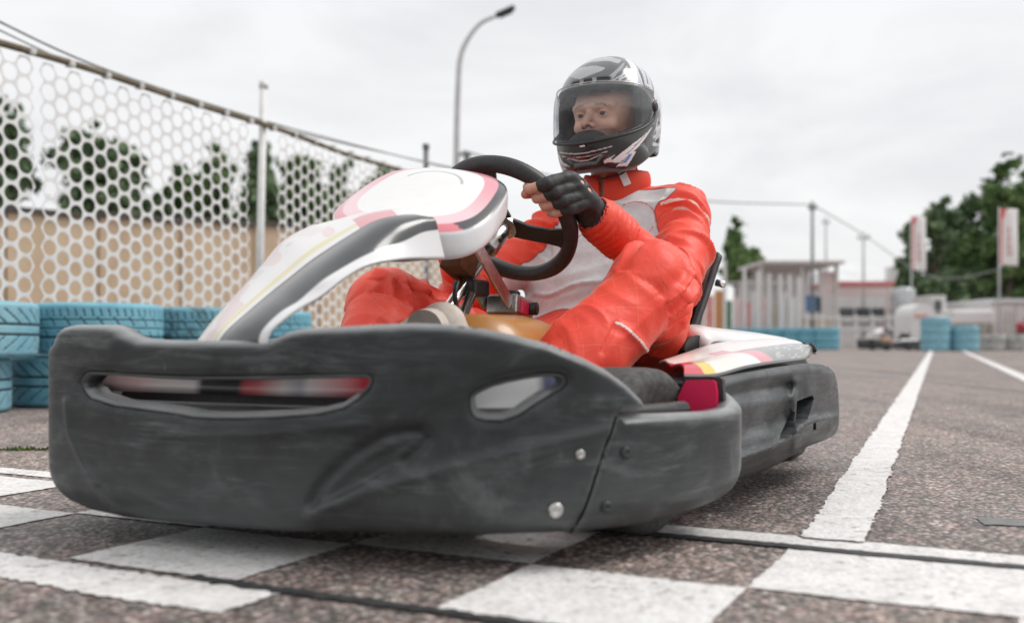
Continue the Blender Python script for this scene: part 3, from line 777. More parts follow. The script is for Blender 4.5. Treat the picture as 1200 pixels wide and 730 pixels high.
# steering: wheel tilted 42 degrees, column down to the front
TAU = R(42); SWC = Kv(595, 259, 0.0); SW_R = .125; RIM = .0145
wN = np.array([0, math.cos(TAU), math.sin(TAU)]); wU = np.array([0, -math.sin(TAU), math.cos(TAU)]); wV = np.array([1., 0, 0])
def rim_pt(phi, r=SW_R): return SWC + wV * r * math.cos(phi) + wU * r * math.sin(phi)
def steering():
    root = KART
    V = []; F = []; n, k = 96, 16
    for i in range(n):
        ph = 2 * math.pi * i / n; rad = wV * math.cos(ph) + wU * math.sin(ph)
        fl = 1 + .10 * max(0, math.sin(ph)) + .05 * math.cos(6 * ph)
        for j in range(k):
            a = 2 * math.pi * j / k; V.append(SWC + rad * (SW_R + RIM * fl * math.cos(a)) + wN * RIM * 1.06 * math.sin(a))
    F = [(i * k + j, ((i + 1) % n) * k + j, ((i + 1) % n) * k + (j + 1) % k, i * k + (j + 1) % k) for i in range(n) for j in range(k)]
    wheel = fix(kmk('steering_wheel', V, F, M['wheelgrip']))
    for ph in (90, 205, -25):
        ph = R(ph); d = wV * math.cos(ph) + wU * math.sin(ph); t = -wV * math.sin(ph) + wU * math.cos(ph)
        V = []; F = []; st = [(.015, .021, -.012), (.05, .017, -.012), (.085, .017, -.006), (.105, .021, .0), (.122, .032, .002)]
        for r_, w_, h_ in st:
            for sx, hx in ((-1, -1), (1, -1), (1, 1), (-1, 1)): V.append(SWC + d * r_ + t * w_ * sx * (1 if hx < 0 else .92) + wN * (h_ + .0045 * hx))
        for i in range(len(st) - 1):
            for j in range(4): F.append((i * 4 + j, i * 4 + (j + 1) % 4, (i + 1) * 4 + (j + 1) % 4, (i + 1) * 4 + j))
        F += [(0, 1, 2, 3), (16, 19, 18, 17)]
        o = fix(kmk('spoke', V, F, M['black'], False, wheel)); bv = o.modifiers.new('b', 'BEVEL'); bv.width = .002; bv.segments = 2
    # hub flange, clevis and column
    Q = Matrix(((wV[0], -wU[0], wN[0]), (wV[1], -wU[1], wN[1]), (wV[2], -wU[2], wN[2])))
    mb = MB()
    mb.lathe([(.0, .004), (.024, .004), (.026, 0), (.026, -.007), (.014, -.010), (.014, -.030), (0.0, -.030)], (0, 0, -.014), 'z', 28)
    o = mb.build('hub', M['steel'], KART, smooth=True); autosmooth(o, 40); o.location = SWC; o.rotation_euler = Q.to_euler()
    for a in (40, 160, 280):
        h = MB().lathe([(0, -.0095), (.0035, -.0095), (.004, -.008), (.004, -.002)], (.02 * math.cos(R(a)), .02 * math.sin(R(a)), -.0145), 'z', 8).build('hub_bolt', M['steel'], o)
    mb = MB(); mb.lathe([(.0, -.03), (.0165, -.03), (.0175, -.035), (.0175, -.085), (.016, -.088), (0, -.088)], (0, 0, 0), 'z', 24)
    o = mb.build('column_collar', M['steel'], KART, smooth=True); autosmooth(o, 40); o.location = SWC; o.rotation_euler = Q.to_euler()
    MB().lathe([(0, .0), (.0045, .0), (.0045, .003), (0, .003)], (0, 0, 0), 'x', 10).build('collar_screw', M['black'], o).location = (.0165, -.004, -.052)
    MB().lathe([(0, .0), (.0045, .0), (.0045, .003), (0, .003)], (0, 0, 0), 'x', 10).build('collar_screw', M['black'], o).location = (.0165, -.004, -.066)
    mb = MB(); mb.tube([SWC - wN * .08, SWC - wN * .25, SWC - wN * .52], .0105, 16)
    mb.build('steering_column', M['chrome'], KART, smooth=True)
    # strut that carries the fairing: two flat steel plates, rusty block, lower bearing
    lo = Kv(583, 352, .02); up = Kv(546, 288, .02)
    d = up - lo; d = d / np.linalg.norm(d); s1 = np.cross(d, [1., 0, 0]); s1 /= np.linalg.norm(s1)
    for off in (.022, -.03):
        V = []
        for p in (lo - d * .012, up + d * .05):
            for a_, b_ in ((-1, -1), (1, -1), (1, 1), (-1, 1)): V.append(p + s1 * .0125 * a_ + np.array([off + .003 * b_, 0, 0]))
        o = fix(kmk('bracket_plate', V, [(0, 1, 2, 3), (4, 7, 6, 5), (0, 4, 5, 1), (1, 5, 6, 2), (2, 6, 7, 3), (3, 7, 4, 0)], M['steel'], False))
        bv = o.modifiers.new('b', 'BEVEL'); bv.width = .0015
    p = Kv(540, 303, -.01)
    bb_ = MB().box((0, 0, 0), (.045, .05, .058), bev=.003).build('bracket_block', M['rust'], KART); bb_.location = p; bb_.rotation_euler = (R(-25), 0, 0)
    p = Kv(598, 360, .02)
    blk = MB().box((0, 0, 0), (.062, .075, .036), bev=.004).build('bearing_block', M['steel'], KART); blk.location = p; blk.rotation_euler = (R(-8), 0, R(8))
    MB().lathe([(0, .014), (.010, .014), (.013, .011), (.013, .002), (.010, 0)], (0.0, 0.01, .018), 'z', 14).build('knob', M['black'], blk, smooth=True)
    MB().lathe([(0, .010), (.012, .010), (.012, -.012), (0, -.012)], (.034, .02, 0), 'x', 12).build('ball_joint', M['black'], blk, smooth=True)
    red = MB().box((.032, -.008, -.002), (.006, .03, .026), bev=.002).build('red_tag', M['crimson'], blk)
    bl = Kv(552, 338, .0)
    MB().box((0, 0, 0), (.05, .05, .03), bev=.006).build('bracket_foot', M['black'], KART).location = bl
    mb = MB(); mb.tube([Kv(552, 346, .03), Kv(530, 400, .05), Kv(517, 440, .06)], .009, 12); mb.build('tie_rod', M['chrome'], KART, smooth=True)
    mb = MB(); mb.tube(catmull([Kv(536, 330, .03), Kv(533, 345, .035), Kv(536, 362, .03), Kv(546, 372, .02)], 14), .0045, 8); mb.build('cable', M['black'], KART, smooth=True)
steering()

# fuel tank under the column
def tank():
    c = Kv(602, 386, .0)
    s = SDF((-.14, .42, .10), (.15, .86, .36), .006)
    s.cone((-.04, .53, .235), (-.04, .74, .235), .10, .10, .0).cone((.05, .53, .235), (.05, .74, .235), .10, .10, .03)
    V, F = s.mesh(); V = lap(V, F, 2); V[:, 2] = np.minimum(V[:, 2], .322 - .28 * np.clip(V[:, 1] - .62, 0, 1) - .25 * np.clip(V[:, 0] - .08, 0, 1))
    fix(kmk('fuel_tank', V, F, M['tank']))
    MB().lathe([(0, .02), (.018, .02), (.021, .016), (.021, 0)], (-.02, .55, .318), 'z', 20).build('tank_cap', M['white_pl'], KART, smooth=True)
tank()

# chassis, floor, wheels
FA, RA, TR = .455, 1.46, .475
mb = MB(); mb.box((0, .62, .045), (.44, .95, .004)); mb.build('floor_tray', M['black'], KART)
for sx in (-1, 1):
    mb = MB(); mb.tube([(sx * .15, .06, .09), (sx * .20, .30, .06), (sx * .24, .55, .055), (sx * .30, 1.1, .06), (sx * .28, 1.62, .07)], .014, 10)
    mb.build('chassis_rail', M['steel'], KART, smooth=True)
for bb in (.30, .75, 1.2):
    mb = MB(); mb.tube([(-.25, bb, .058), (.25, bb, .058)], .013, 10); mb.build('cross_tube', M['steel'], KART, smooth=True)
def wheel_tree(v, b, wd, rad, steer=0):
    t = MB(); h = wd / 2
    prof = [(rad * .56, -h * .82), (rad * .80, -h), (rad * .93, -h * .94), (rad * .985, -h * .80), (rad, -h * .5), (rad, 0), (rad, h * .5), (rad * .985, h * .80), (rad * .93, h * .94), (rad * .80, h), (rad * .56, h * .82)]
    t.lathe(prof, (0, 0, 0), 'x', 56)
    wo = empty('wheel', (v, b, rad)); wo.parent = KART; wo.rotation_euler = (0, 0, steer)
    fix(t.build('tyre', M['slick'], wo, smooth=True))
    r_ = MB(); r_.lathe([(rad * .56, -h * .8), (rad * .50, -h * .7), (rad * .48, -h * .1), (rad * .18, h * .15), (rad * .16, h * .5), (0.001, h * .5)], (0, 0, 0), 'x', 32)
    r_.lathe([(rad * .56, h * .8), (rad * .50, h * .7), (rad * .47, -h * .1)], (0, 0, 0), 'x', 32)
    o = fix(r_.build('rim', M['steel'], wo, smooth=True)); autosmooth(o, 35)
wheel_tree(.355, FA, .115, .120, R(-6)); wheel_tree(-.355, FA, .115, .120, R(-6))
wheel_tree(.235, RA, .17, .128); wheel_tree(-.235, RA, .17, .128)
MB().tube([(-.31, RA, .128), (.31, RA, .128)], .018, 14).build('rear_axle', M['steel'], KART, smooth=True)
for sx in (-1, 1): MB().tube([(sx * .22, FA, .11), (sx * .34, FA, .12)], .014, 10).build('stub_axle', M['steel'], KART, smooth=True)
mb = MB(); mb.tube(catmull([(-.20, 1.60, .15), (-.16, 1.64, .15), (.16, 1.64, .15), (.20, 1.60, .15)], 30), .016, 10); mb.tube(catmull([(-.20, 1.60, .25), (-.16, 1.64, .25), (.16, 1.64, .25), (.20, 1.60, .25)], 30), .016, 10)
mb.build('rear_bumper', M['black'], KART, smooth=True)
mb = MB(); mb.box((-.16, 1.42, .22), (.22, .22, .2), bev=.02); mb.box((-.16, 1.40, .34), (.16, .16, .07), bev=.02); mb.build('engine', M['steel'], KART)
# white hose looping behind the front wheel
mb = MB(); mb.tube(catmull([Kb(795, 492, .58), Kb(797, 470, .57), Kb(806, 462, .57), Kb(818, 468, .57), Kb(826, 490, .58), Kb(828, 515, .58)], 24), .0055, 10)
mb.build('brake_hose', M['white_pl'], KART, smooth=True)

# side pods
PV = .474
def pod():
    out = [(835, 452), (846, 446), (870, 438.5), (900, 432), (944, 425.5), (962, 426.5), (973, 431), (980, 440), (983, 465), (983.5, 495), (981, 506), (974, 513), (944, 523.5), (928, 534), (905, 547.5), (870, 560), (835, 569)]
    h1 = [(927.5, 481), (932, 483), (926, 512), (913, 515.5), (915, 508)]
    h2 = [(934, 470), (952, 463), (954, 467), (946, 493), (932, 499.5)]
    h3 = [(953, 496), (956.5, 495), (956.5, 503), (953, 504)]
    O = resample(smooth_poly(out, 1), 2.2); H = [resample(h, 1.5) for h in (h1, h2, h3)]
    P, F, loops = cdt_plate(O, H, 2.1)
    led = [(835, 548), (870, 536), (905, 524), (931, 510), (945, 497), (960, 492), (985, 488)]
    def vv(P):
        d = segdist(P, O); x, y = P.T
        ly = np.interp(x, [l[0] for l in led], [l[1] for l in led])
        v = np.full(len(P), PV) - .010 * np.clip(1 - d / 9, 0, 1) ** 2
        dn = segdist(P, led, False); v = v + .007 * np.exp(-(dn / 5) ** 2)
        v -= np.where(y > ly, .0016 * np.clip(y - ly, 0, 60) * np.clip((975 - x) / 60, 0.15, 1), 0)
        cr = segdist(P, [(931, 448), (930, 478), (935, 508), (931, 530)], False); v += .006 * np.exp(-(cr / 6) ** 2)
        v -= .010 * np.exp(-(segdist(P, [(846, 466), (880, 458), (925, 452)], False) / 9) ** 2); v -= .008 * np.exp(-(segdist(P, [(880, 500), (905, 495), (920, 488)], False) / 14) ** 2)
        v -= .02 * np.clip((x - 955) / 28, 0, 1) ** 2 - .006 * np.clip((x - 925) / 20, 0, 1) * np.clip((970 - x) / 20, 0, 1)
        return v
    v0 = vv(P); V = [tuple(Kv(p[0], p[1], v)) for p, v in zip(P, v0)]
    V0 = np.array(V)
    F = [tuple(f) for f in F]
    for li, (lp, dep) in enumerate(zip(loops, (.16, .03, .03, .02))):
        n = len(lp); i1 = len(V)
        if li == 0:
            V += [(V0[i][0] - .010, V0[i][1], V0[i][2]) for i in lp]; i2 = len(V)
            V += [(V0[i][0] - (dep if P[i][0] > 848 else .012), V0[i][1], V0[i][2] * .9 + .015) for i in lp]
            for k in range(n): k2 = (k + 1) % n; F.append((lp[k], lp[k2], i1 + k2, i1 + k)); F.append((i1 + k, i1 + k2, i2 + k2, i2 + k))
        else:
            V += [(V0[i][0] - dep, V0[i][1] + .004, V0[i][2]) for i in lp]
            for k in range(n): k2 = (k + 1) % n; F.append((lp[k], lp[k2], i1 + k2, i1 + k))
            F.append(tuple(range(i1, i1 + n)))
    o = fix(kmk('side_pod', V, F, M['pod'])); autosmooth(o, 50)
    return o
POD = pod()
def pod_top():
    # printed cover over the pod: outer edge, crest, inner edge along b
    bs = [.60, .70, .82, .95, 1.08, 1.2, 1.28, 1.315]
    oe = [Kv(802, 441, .41), Kv(838, 441, .435), Kv(872, 432, .452), Kv(900, 427, .458), Kv(925, 424, .456), Kv(944, 421, .448), Kv(950, 417, .43), Kv(951, 414, .41)]
    cr = [Kv(786, 428, .355), Kv(825, 420, .375), Kv(858, 412, .39), Kv(888, 407, .40), Kv(914, 403.5, .405), Kv(934, 402.5, .40), Kv(943, 405.5, .39), Kv(947, 410, .385)]
    ie = [Kv(772, 424, .30), Kv(806, 412, .30), Kv(838, 402, .30), Kv(870, 399, .305), Kv(898, 398, .32), Kv(918, 399, .335), Kv(932, 402, .345), Kv(942, 407, .355)]
    T = 260; a, c, e = [catmull(x, T) for x in (oe, cr, ie)]
    V = []; U = []; us = np.linspace(0, 2, 64); n = len(us)
    for i in range(T):
        for u in us:
            if u <= 1: p = a[i] * (1 - u) + c[i] * u + np.array([.008, 0, .010]) * math.sin(math.pi * u)
            else: p = c[i] * (2 - u) + e[i] * (u - 1) + np.array([0, 0, .006]) * math.sin(math.pi * (u - 1))
            V.append(p); U.append((u, i / (T - 1)))
    V = np.array(V); U = np.array(U); u, t = U.T
    F = np.array([(i * n + k, i * n + k + 1, (i + 1) * n + k + 1, (i + 1) * n + k) for i in range(T - 1) for k in range(n - 1)])
    C = np.tile(np.array([.80, .78, .775]), (len(V), 1))
    q = t + .10 * u
    C[q < .12] = (.62, .04, .07)
    C[(q > .10) & (q < .155) & (u < .6)] = (.75, .56, .10)
    C[(q > .155) & (q < .30)] = (.80, .76, .70)
    C[(q > .30 + .10 * (1 - u)) & (q < .38 + .10 * (1 - u)) & (u < 1.15)] = (.70, .30, .34)
    C[(q > .38 + .10 * (1 - u)) & (u < .95)] = (.27, .275, .28)
    nn = vnoise(np.c_[t * 40, u * 9, t * 0], 1, 4); C[(q > .5) & (u < .95) & (nn > .35)] = (.42, .42, .42)
    C[(q > .6) & (u < .95) & (nn < -.62)] = (.10, .10, .10)
    C[(u < .08)] = (.05, .05, .05)
    o = fix(kmk('pod_cover', V, F, M['fairing'])); set_col(o, C)
    so = o.modifiers.new('thick', 'SOLIDIFY'); so.thickness = .004
    # rear lamp-like holes, dark oval recess, inner white rail
    for (x0, y0, x1, y1, vv) in ((936, 407, 940, 413, .405), (943, 407, 949, 414.5, .41)):
        p = Kv((x0 + x1) / 2, (y0 + y1) / 2, vv)
        hb = MB().lathe([(.0, .004), (.011, .004), (.013, .001), (.013, -.004)], (0, 0, 0), 'x', 16).build('vent_hole', M['black'], o, smooth=True)
        hb.location = p + np.array([.012, .0, .006]); hb.rotation_euler = (0, R(-25), R(18)); hb.scale = (1, .55, .85)
    V = []; pts = smooth_poly([(806, 413), (809, 400), (818, 392), (830, 394), (836, 403), (832, 411), (818, 414)], 2)
    for x, y in pts: V.append(Kv(x, y, .285) + np.array([.0, -.02, 0]))
    V2 = [p + np.array([-.05, .0, -.01]) for p in V]; n = len(V)
    kmk('pod_opening', V + V2, [tuple(range(n))] + [(k, (k + 1) % n, n + (k + 1) % n, n + k) for k in range(n)], M['black'], False)
    # back shell of the pod: white rail running behind the opening
    rr = catmull([Kv(800, 398, .24), Kv(808, 384, .25), Kv(836, 387, .25), Kv(880, 392, .26), Kv(914, 397.5, .29), Kv(930, 401, .32)], 40)
    V = []
    for i, p in enumerate(rr): V += [p, p + np.array([.03, -.012, -.010]), p + np.array([.06, -.03, -.028])]
    o2 = kmk('pod_rail', V, [(3 * i + k, 3 * i + 3 + k, 3 * i + 4 + k, 3 * i + 1 + k) for i in range(39) for k in (0, 1)], M['white_pl'])
    o2.modifiers.new('t', 'SOLIDIFY').thickness = .006
    # glossy crimson front face with its black frame
    def plate(name, poly, vfun, th, m):
        P3 = [Kb(x, y, vfun) for x, y in poly]; n = len(P3)
        V = P3 + [p + np.array([0, th, 0]) for p in P3]
        return fix(kmk(name, V, [tuple(range(n)), tuple(range(2 * n - 1, n - 1, -1))] + [(k, (k + 1) % n, n + (k + 1) % n, n + k) for k in range(n)], m, False))
    plate('pod_front', smooth_poly([(794, 446), (833, 444.5), (839.5, 449), (840, 490), (838, 520), (794, 525)], 1), .498, .008, M['crimson'])
    plate('pod_front_frame', smooth_poly([(791, 442), (842, 440.5), (848, 446), (848, 530), (791, 532)], 1), .508, .010, M['black'])
    plate('pod_front', smooth_poly([(841, 452), (851, 456), (862, 478), (862, 540), (841, 545)], 0), .70, .01, M['crimson'])
pod_top()
def far_pod():      # the pod on the other side, mostly hidden: same outline mirrored
    c = copy_tree(POD, KART); c.scale = (-1, 1, 1)
far_pod()

# seat shell
def seat():
    prof = catmull([(.80, .075), (.92, .05), (1.05, .045), (1.15, .075), (1.215, .17), (1.245, .29), (1.275, .40), (1.29, .435)], 44)
    us = np.linspace(-1, 1, 33); V = []
    for i, (b, z) in enumerate(prof):
        t = i / 43; d = prof[min(i + 1, 43)] - prof[max(i - 1, 0)]; d = d / np.linalg.norm(d); nrm = np.array([-d[1], d[0]])
        depth = .05 + .12 * math.exp(-((t - .55) / .22) ** 2) + .02 * t
        wd = .192 + .036 * t
        if t > .93: wd *= 1 - .05 * ((t - .93) / .07) ** 2
        for u in us:
            q = max(0, abs(u) - .45) / .55; o = depth * q * q
            V.append((wd * (u * (1 - .08 * q)), b + nrm[0] * o, z + nrm[1] * o))
    F = [(i * 33 + k, i * 33 + k + 1, (i + 1) * 33 + k + 1, (i + 1) * 33 + k) for i in range(43) for k in range(32)]
    o = kmk('seat', V, F, M['seat']); s = o.modifiers.new('t', 'SOLIDIFY'); s.thickness = .014; s.offset = 0
    bv = o.modifiers.new('b', 'BEVEL'); bv.width = .004; bv.segments = 2; bv.limit_method = 'ANGLE'
    edge = [V[i * 33 + 32] for i in range(14, 44)]
    MB().tube(edge, .009, 10).build('seat_edge', M['seat'], KART, smooth=True)
    MB().tube([(.203, 1.222, .405), (.222, 1.222, .400)], .008, 10).build('seat_bolt', M['chrome'], KART, smooth=True)
seat()

# ================================================================== the driver
POFF = np.array([0, 1.06, .09])
PER = empty('person', fromK(POFF), KA, 'person in a red and silver racing suit and closed helmet gripping the steering wheel', 'person')
def pmk(name, V, F, m, smooth=True, parent=None): return mk(name, V, F, m, parent or PER, POFF, smooth)
Vc = lambda *a: np.array(a, float)
HIPL, HIPR = Vc(.095, 1.08, .15), Vc(-.095, 1.08, .15)
KNL, KNR = Vc(.265, .745, .374), Vc(-.265, .655, .350)
ANL, ANR = Vc(.158, .44, .12), Vc(-.13, .40, .10)
SHL, SHR = Vc(.158, 1.155, .553), Vc(-.158, 1.155, .553)
ELL, ELR = Vc(.222, .955, .383), Vc(-.262, .93, .37)
PHI = R(24); HRD = wV * math.cos(PHI) + wU * math.sin(PHI); HTN = -wV * math.sin(PHI) + wU * math.cos(PHI); HC_ = rim_pt(PHI)
PHR = R(158); HRD2 = wV * math.cos(PHR) + wU * math.sin(PHR); HTN2 = wV * math.sin(PHR) - wU * math.cos(PHR); HC2 = rim_pt(PHR)
WRL = HC_ + wN * .034 + HRD * .010 - HTN * .084
WRR = HC2 + wN * .034 + HRD2 * .010 - HTN2 * .084
def suit():
    s = SDF((-.42, .32, .02), (.42, 1.33, .72), .0043)
    K = .035
    s.ell((0, 1.10, .16), (.165, .13, .12), K)
    s.ell((0, 1.02, .25), (.19, .13, .09), K)
    s.cone((-.035, 1.115, .2), (-.035, 1.12, .37), .126, .120, K, (1 / 1.52, 1, 1))
    s.cone((0, 1.14, .36), (0, 1.155, .50), .118, .11, .05, (1 / 1.38, 1, 1))
    s.cone((-.13, 1.16, .555), (.13, 1.16, .555), .062, .062, .05)
    s.cone((0, 1.15, .57), (0, 1.14, .635), .064, .058, .03)
    for sh, elb, wr in ((SHL, ELL, WRL), (SHR, ELR, WRR)):
        s.cone(sh, sh * .45 + elb * .55 + Vc(0, .01, 0), .057, .053, .035); s.cone(sh * .45 + elb * .55 + Vc(0, .01, 0), elb, .053, .049, .015)
        d = (wr - elb) / np.linalg.norm(wr - elb)
        s.cone(elb, wr - d * .03, .052, .041, .02)
        s.cone(wr - d * .035, wr - d * .012, .0385, .038, .008)
        # open cuff
        s.cone(wr - d * .03, wr + d * .05, .031, .031, .003, sub=True)
    legs = SDF((-.42, .32, .02), (.42, 1.33, .72), .0043); legs.ell((0, 1.08, .17), (.15, .11, .10), K)
    for hp, kn, an in ((HIPL, KNL, ANL), (HIPR, KNR, ANR)):
        s_ = s; s = legs
        s.cone(hp, kn, .088, .074, .03)
        kd = (kn - hp) / np.linalg.norm(kn - hp)
        s.cone(kn, kn * .5 + an * .5, .072, .068, .02); s.cone(kn * .5 + an * .5, an, .068, .056, .02); s = s_
    s.F = np.minimum(s.F, legs.F)
    # collar opening
    s.cone((0, 1.125, .60), (0, 1.10, .70), .050, .056, .004, sub=True)
    V, F = s.mesh(); V = lap(V, F, 3, .5); n = vnormals(V, F)
    # limb coordinates
    def seg(P, a, b):
        ab = b - a; t = np.clip(((P - a) @ ab) / (ab @ ab), 0, 1); d = np.linalg.norm(P - (a + t[:, None] * ab), axis=1); return t, d
    segs = [(SHL, ELL), (ELL, WRL), (SHR, ELR), (ELR, WRR), (HIPL, KNL), (KNL, ANL), (HIPR, KNR), (KNR, ANR), (Vc(0, 1.12, .2), Vc(0, 1.155, .56))]
    T = []; Dd = []
    rad = [.065, .05, .065, .05, .085, .07, .085, .07, .135]
    for (a, b), r_ in zip(segs, rad):
        t, d = seg(V, a, b); T.append(t); Dd.append(d / r_)
    Dd = np.array(Dd); T = np.array(T); cl = Dd.argmin(0)
    disp = np.zeros(len(V)); qu = np.zeros(len(V)); qv = np.zeros(len(V)); rd_ = np.ones(len(V))
    for i, (a, b) in enumerate(segs):
        k = cl == i
        if not k.any(): continue
        ax = (b - a); Ln = np.linalg.norm(ax); ax = ax / Ln; P = V[k]
        rel = P - a; h = rel @ ax; per = rel - h[:, None] * ax
        u = np.cross(ax, [0, 1., 0.2]); u /= np.linalg.norm(u); w_ = np.cross(ax, u)
        an = np.arctan2(per @ w_, per @ u)
        qu[k] = h; qv[k] = an * rad[i]
        rd_[k] = np.linalg.norm(per, axis=1) / rad[i]
        t = T[i][k]
        # creases across the limb, stronger near the joints
        am = .0045 + .0095 * np.exp(-(np.minimum(t, 1 - t) / .22) ** 2)
        if i == 8: am = np.full(k.sum(), .002)
        sk = h + .022 * np.sin(an + i) + .014 * vnoise(P, 14, i)
        cre = .6 - np.abs(np.sin(sk * math.pi / .046 + 2 * vnoise(P, 9, i + 20))) * 2
        msk = np.clip(.35 + 1.2 * vnoise(P, 11, i + 40), 0, 1)
        disp[k] = am * cre * msk
    big = fbm(V, 11, 2, 60) * .0045
    # blend over the boundaries between limbs
    capf = np.clip((rd_ - .35) / .5, 0, 1); disp = disp * capf
    Vd = np.c_[disp, disp, disp]; Vd = lap(Vd, F, 1, .5); disp = Vd[:, 0] + big
    CR = np.stack([qu * 17 + cl * 7.3, qv * 6.5, cl * 5.1], 1) + .35 * np.stack([vnoise(V, 12, 71), vnoise(V, 12, 72), vnoise(V, 12, 73)], 1)
    lg = (cl == 5) | (cl == 7)
    CR[lg] = (np.stack([qu * 5.5 + qv * 4, qv * 15 - qu * 3, cl * 5.1], 1) + .3 * np.stack([vnoise(V, 9, 71), vnoise(V, 9, 72), vnoise(V, 9, 73)], 1))[lg]
    rg = 1 - np.abs(vnoise(CR, 1.0, 70)) * 2.2; rg = np.clip(rg, 0, 1) ** 2
    rg2 = 1 - np.abs(vnoise(CR * 2.1, 1.0, 74)) * 2.2; rg2 = np.clip(rg2, 0, 1) ** 2
    disp = disp * np.where(lg, .35, 1) + np.where(lg, .015, .0100) * capf * rg * np.clip(.6 + vnoise(V, 8, 75), .15, 1.2) + .0006 * rg2 - .003
    # ribbed cuffs
    for e, wr in ((ELL, WRL), (ELR, WRR)):
        d = (wr - e); Ln = np.linalg.norm(d); d /= Ln; h = (V - e) @ d; dd = np.linalg.norm(np.cross(V - e, d), axis=1)
        k = (h > Ln - .085) & (h < Ln + .02) & (dd < .06)
        disp[k] = .0018 * np.sin((h[k]) * 2 * math.pi / .0135) + .15 * disp[k]
    # crease pockets behind the left knee and over the shin
    V = V + n * disp[:, None]
    o = pmk('racing_suit', V, F, M['suit'])
    # silver yoke and vest: signed distance-like field, positive inside
    v, b, z = V.T
    tor = Dd[8]; arm = np.minimum(np.minimum(Dd[0], Dd[1]), np.minimum(Dd[2], Dd[3]))
    leg = Dd[4:8].min(0)
    hw = .152 + .05 * np.clip((.47 - z) / .06, 0, 1) - .055 * np.clip((z - .47) / .12, 0, 1) + .055 * np.exp(-((z - .60) / .028) ** 2)
    side = hw - np.abs(v)
    sil = np.minimum(side, (z - .335 + .01 * np.sin(v * 30)))
    sil = np.minimum(sil, .606 - z + .35 * np.abs(v) * 0)
    sil = np.minimum(sil, 1.165 - b)
    arml = np.where((cl == 8) | (cl == 0) | (cl == 2), 1, -1) * .01
    sil = np.where((cl == 1) | (cl == 3) | ((cl >= 4) & (cl < 8)), -.02, sil)
    set_f(o, sil, 'silver'); set_f(o, qu, 'qu'); set_f(o, qv, 'qv')
    # piping: shoulder seam, round the leg cuff of the left shin, collar edge
    pip_ = np.full(len(V), 1.)
    k = cl == 5; w3 = KO + V[:, :1] * KV + V[:, 1:2] * KB + V[:, 2:] * np.array([0, 0, 1.]); pxs = np.stack([CX + FPX * w3[:, 0] / w3[:, 1], HY - FPX * (w3[:, 2] - HC) / w3[:, 1]], 1)
    pip_[k] = segdist(pxs[k], [(722, 378), (735, 386), (750, 400), (762, 416), (770, 440)], False) * .0014
    seam_ = segdist(pxs, [(706, 412), (716, 392), (722, 378)], False); disp2 = np.where(cl == 5, -.004 * np.exp(-(seam_ / 3) ** 2), 0) + np.where(cl == 5, .004 * np.exp(-(pip_ / .006) ** 2), 0)
    V2 = V + n * disp2[:, None]; o.data.vertices.foreach_set('co', (V2 - POFF).ravel())
    k = cl == 0; pip_[k] = np.minimum(pip_[k], np.abs((T[0][k] - .12) * .28 + .0))
    set_f(o, pip_, 'piping')
    # red outline loop on the left breast of the vest
    e = np.sqrt(((v - .075) / .045) ** 2 + ((z - .535) / .040) ** 2); tr = np.where((cl == 8) | (cl == 0), (e - 1) * .04, 1.)
    e2 = np.sqrt(((v + .07) / .045) ** 2 + ((z - .535) / .040) ** 2); tr = np.minimum(np.abs(tr), np.where(cl == 8, np.abs(e2 - 1) * .04, 1.))
    set_f(o, tr, 'trim')
    return o
SUIT = suit()

# collar: stand-up band, red with a pale tab
def collar():
    V = []; n = 48; prof = [(.062, .598, 0), (.069, .612, 0), (.071, .632, 0), (.066, .650, 0), (.061, .651, 0), (.060, .63, 0), (.056, .60, 0)]
    m = len(prof)
    for k in range(n + 1):
        th = -math.pi / 2 + R(4) + (2 * math.pi - R(8)) * k / n
        fl = 1 + .06 * math.sin(3 * th) * .5
        for r_, z_, _ in prof:
            dz = -.012 * max(0, -math.sin(th)) ** 3 + .008 * max(0, math.sin(th))
            V.append((r_ * fl * math.cos(th) * 1.12, 1.135 + r_ * fl * math.sin(th), z_ + dz - (.02 * max(0, -math.sin(th)) if z_ < .605 else 0)))
    F = [(k * m + i, (k + 1) * m + i, (k + 1) * m + (i + 1) % m, k * m + (i + 1) % m) for k in range(n) for i in range(m)]
    F += [tuple(range(m)), tuple(range(n * m + m - 1, n * m - 1, -1))]
    m_, t, b = base('collar_cloth', (.66, .05, .02), .7)
    o = fix(pmk('collar', V, F, m_)); s = o.modifiers.new('s', 'SUBSURF'); s.levels = 1; s.render_levels = 1
    # pale tab on the front left
    th = R(-52); c = np.array([.073 * math.cos(th) * 1.12, 1.135 + .073 * math.sin(th), .628])
    tb = MB().box((0, 0, 0), (.017, .003, .034), bev=.0012).build('collar_tab', M['white_pl'], PER); tb.location = c - POFF; tb.rotation_euler = (R(-8), R(-22), th + R(90))
collar()

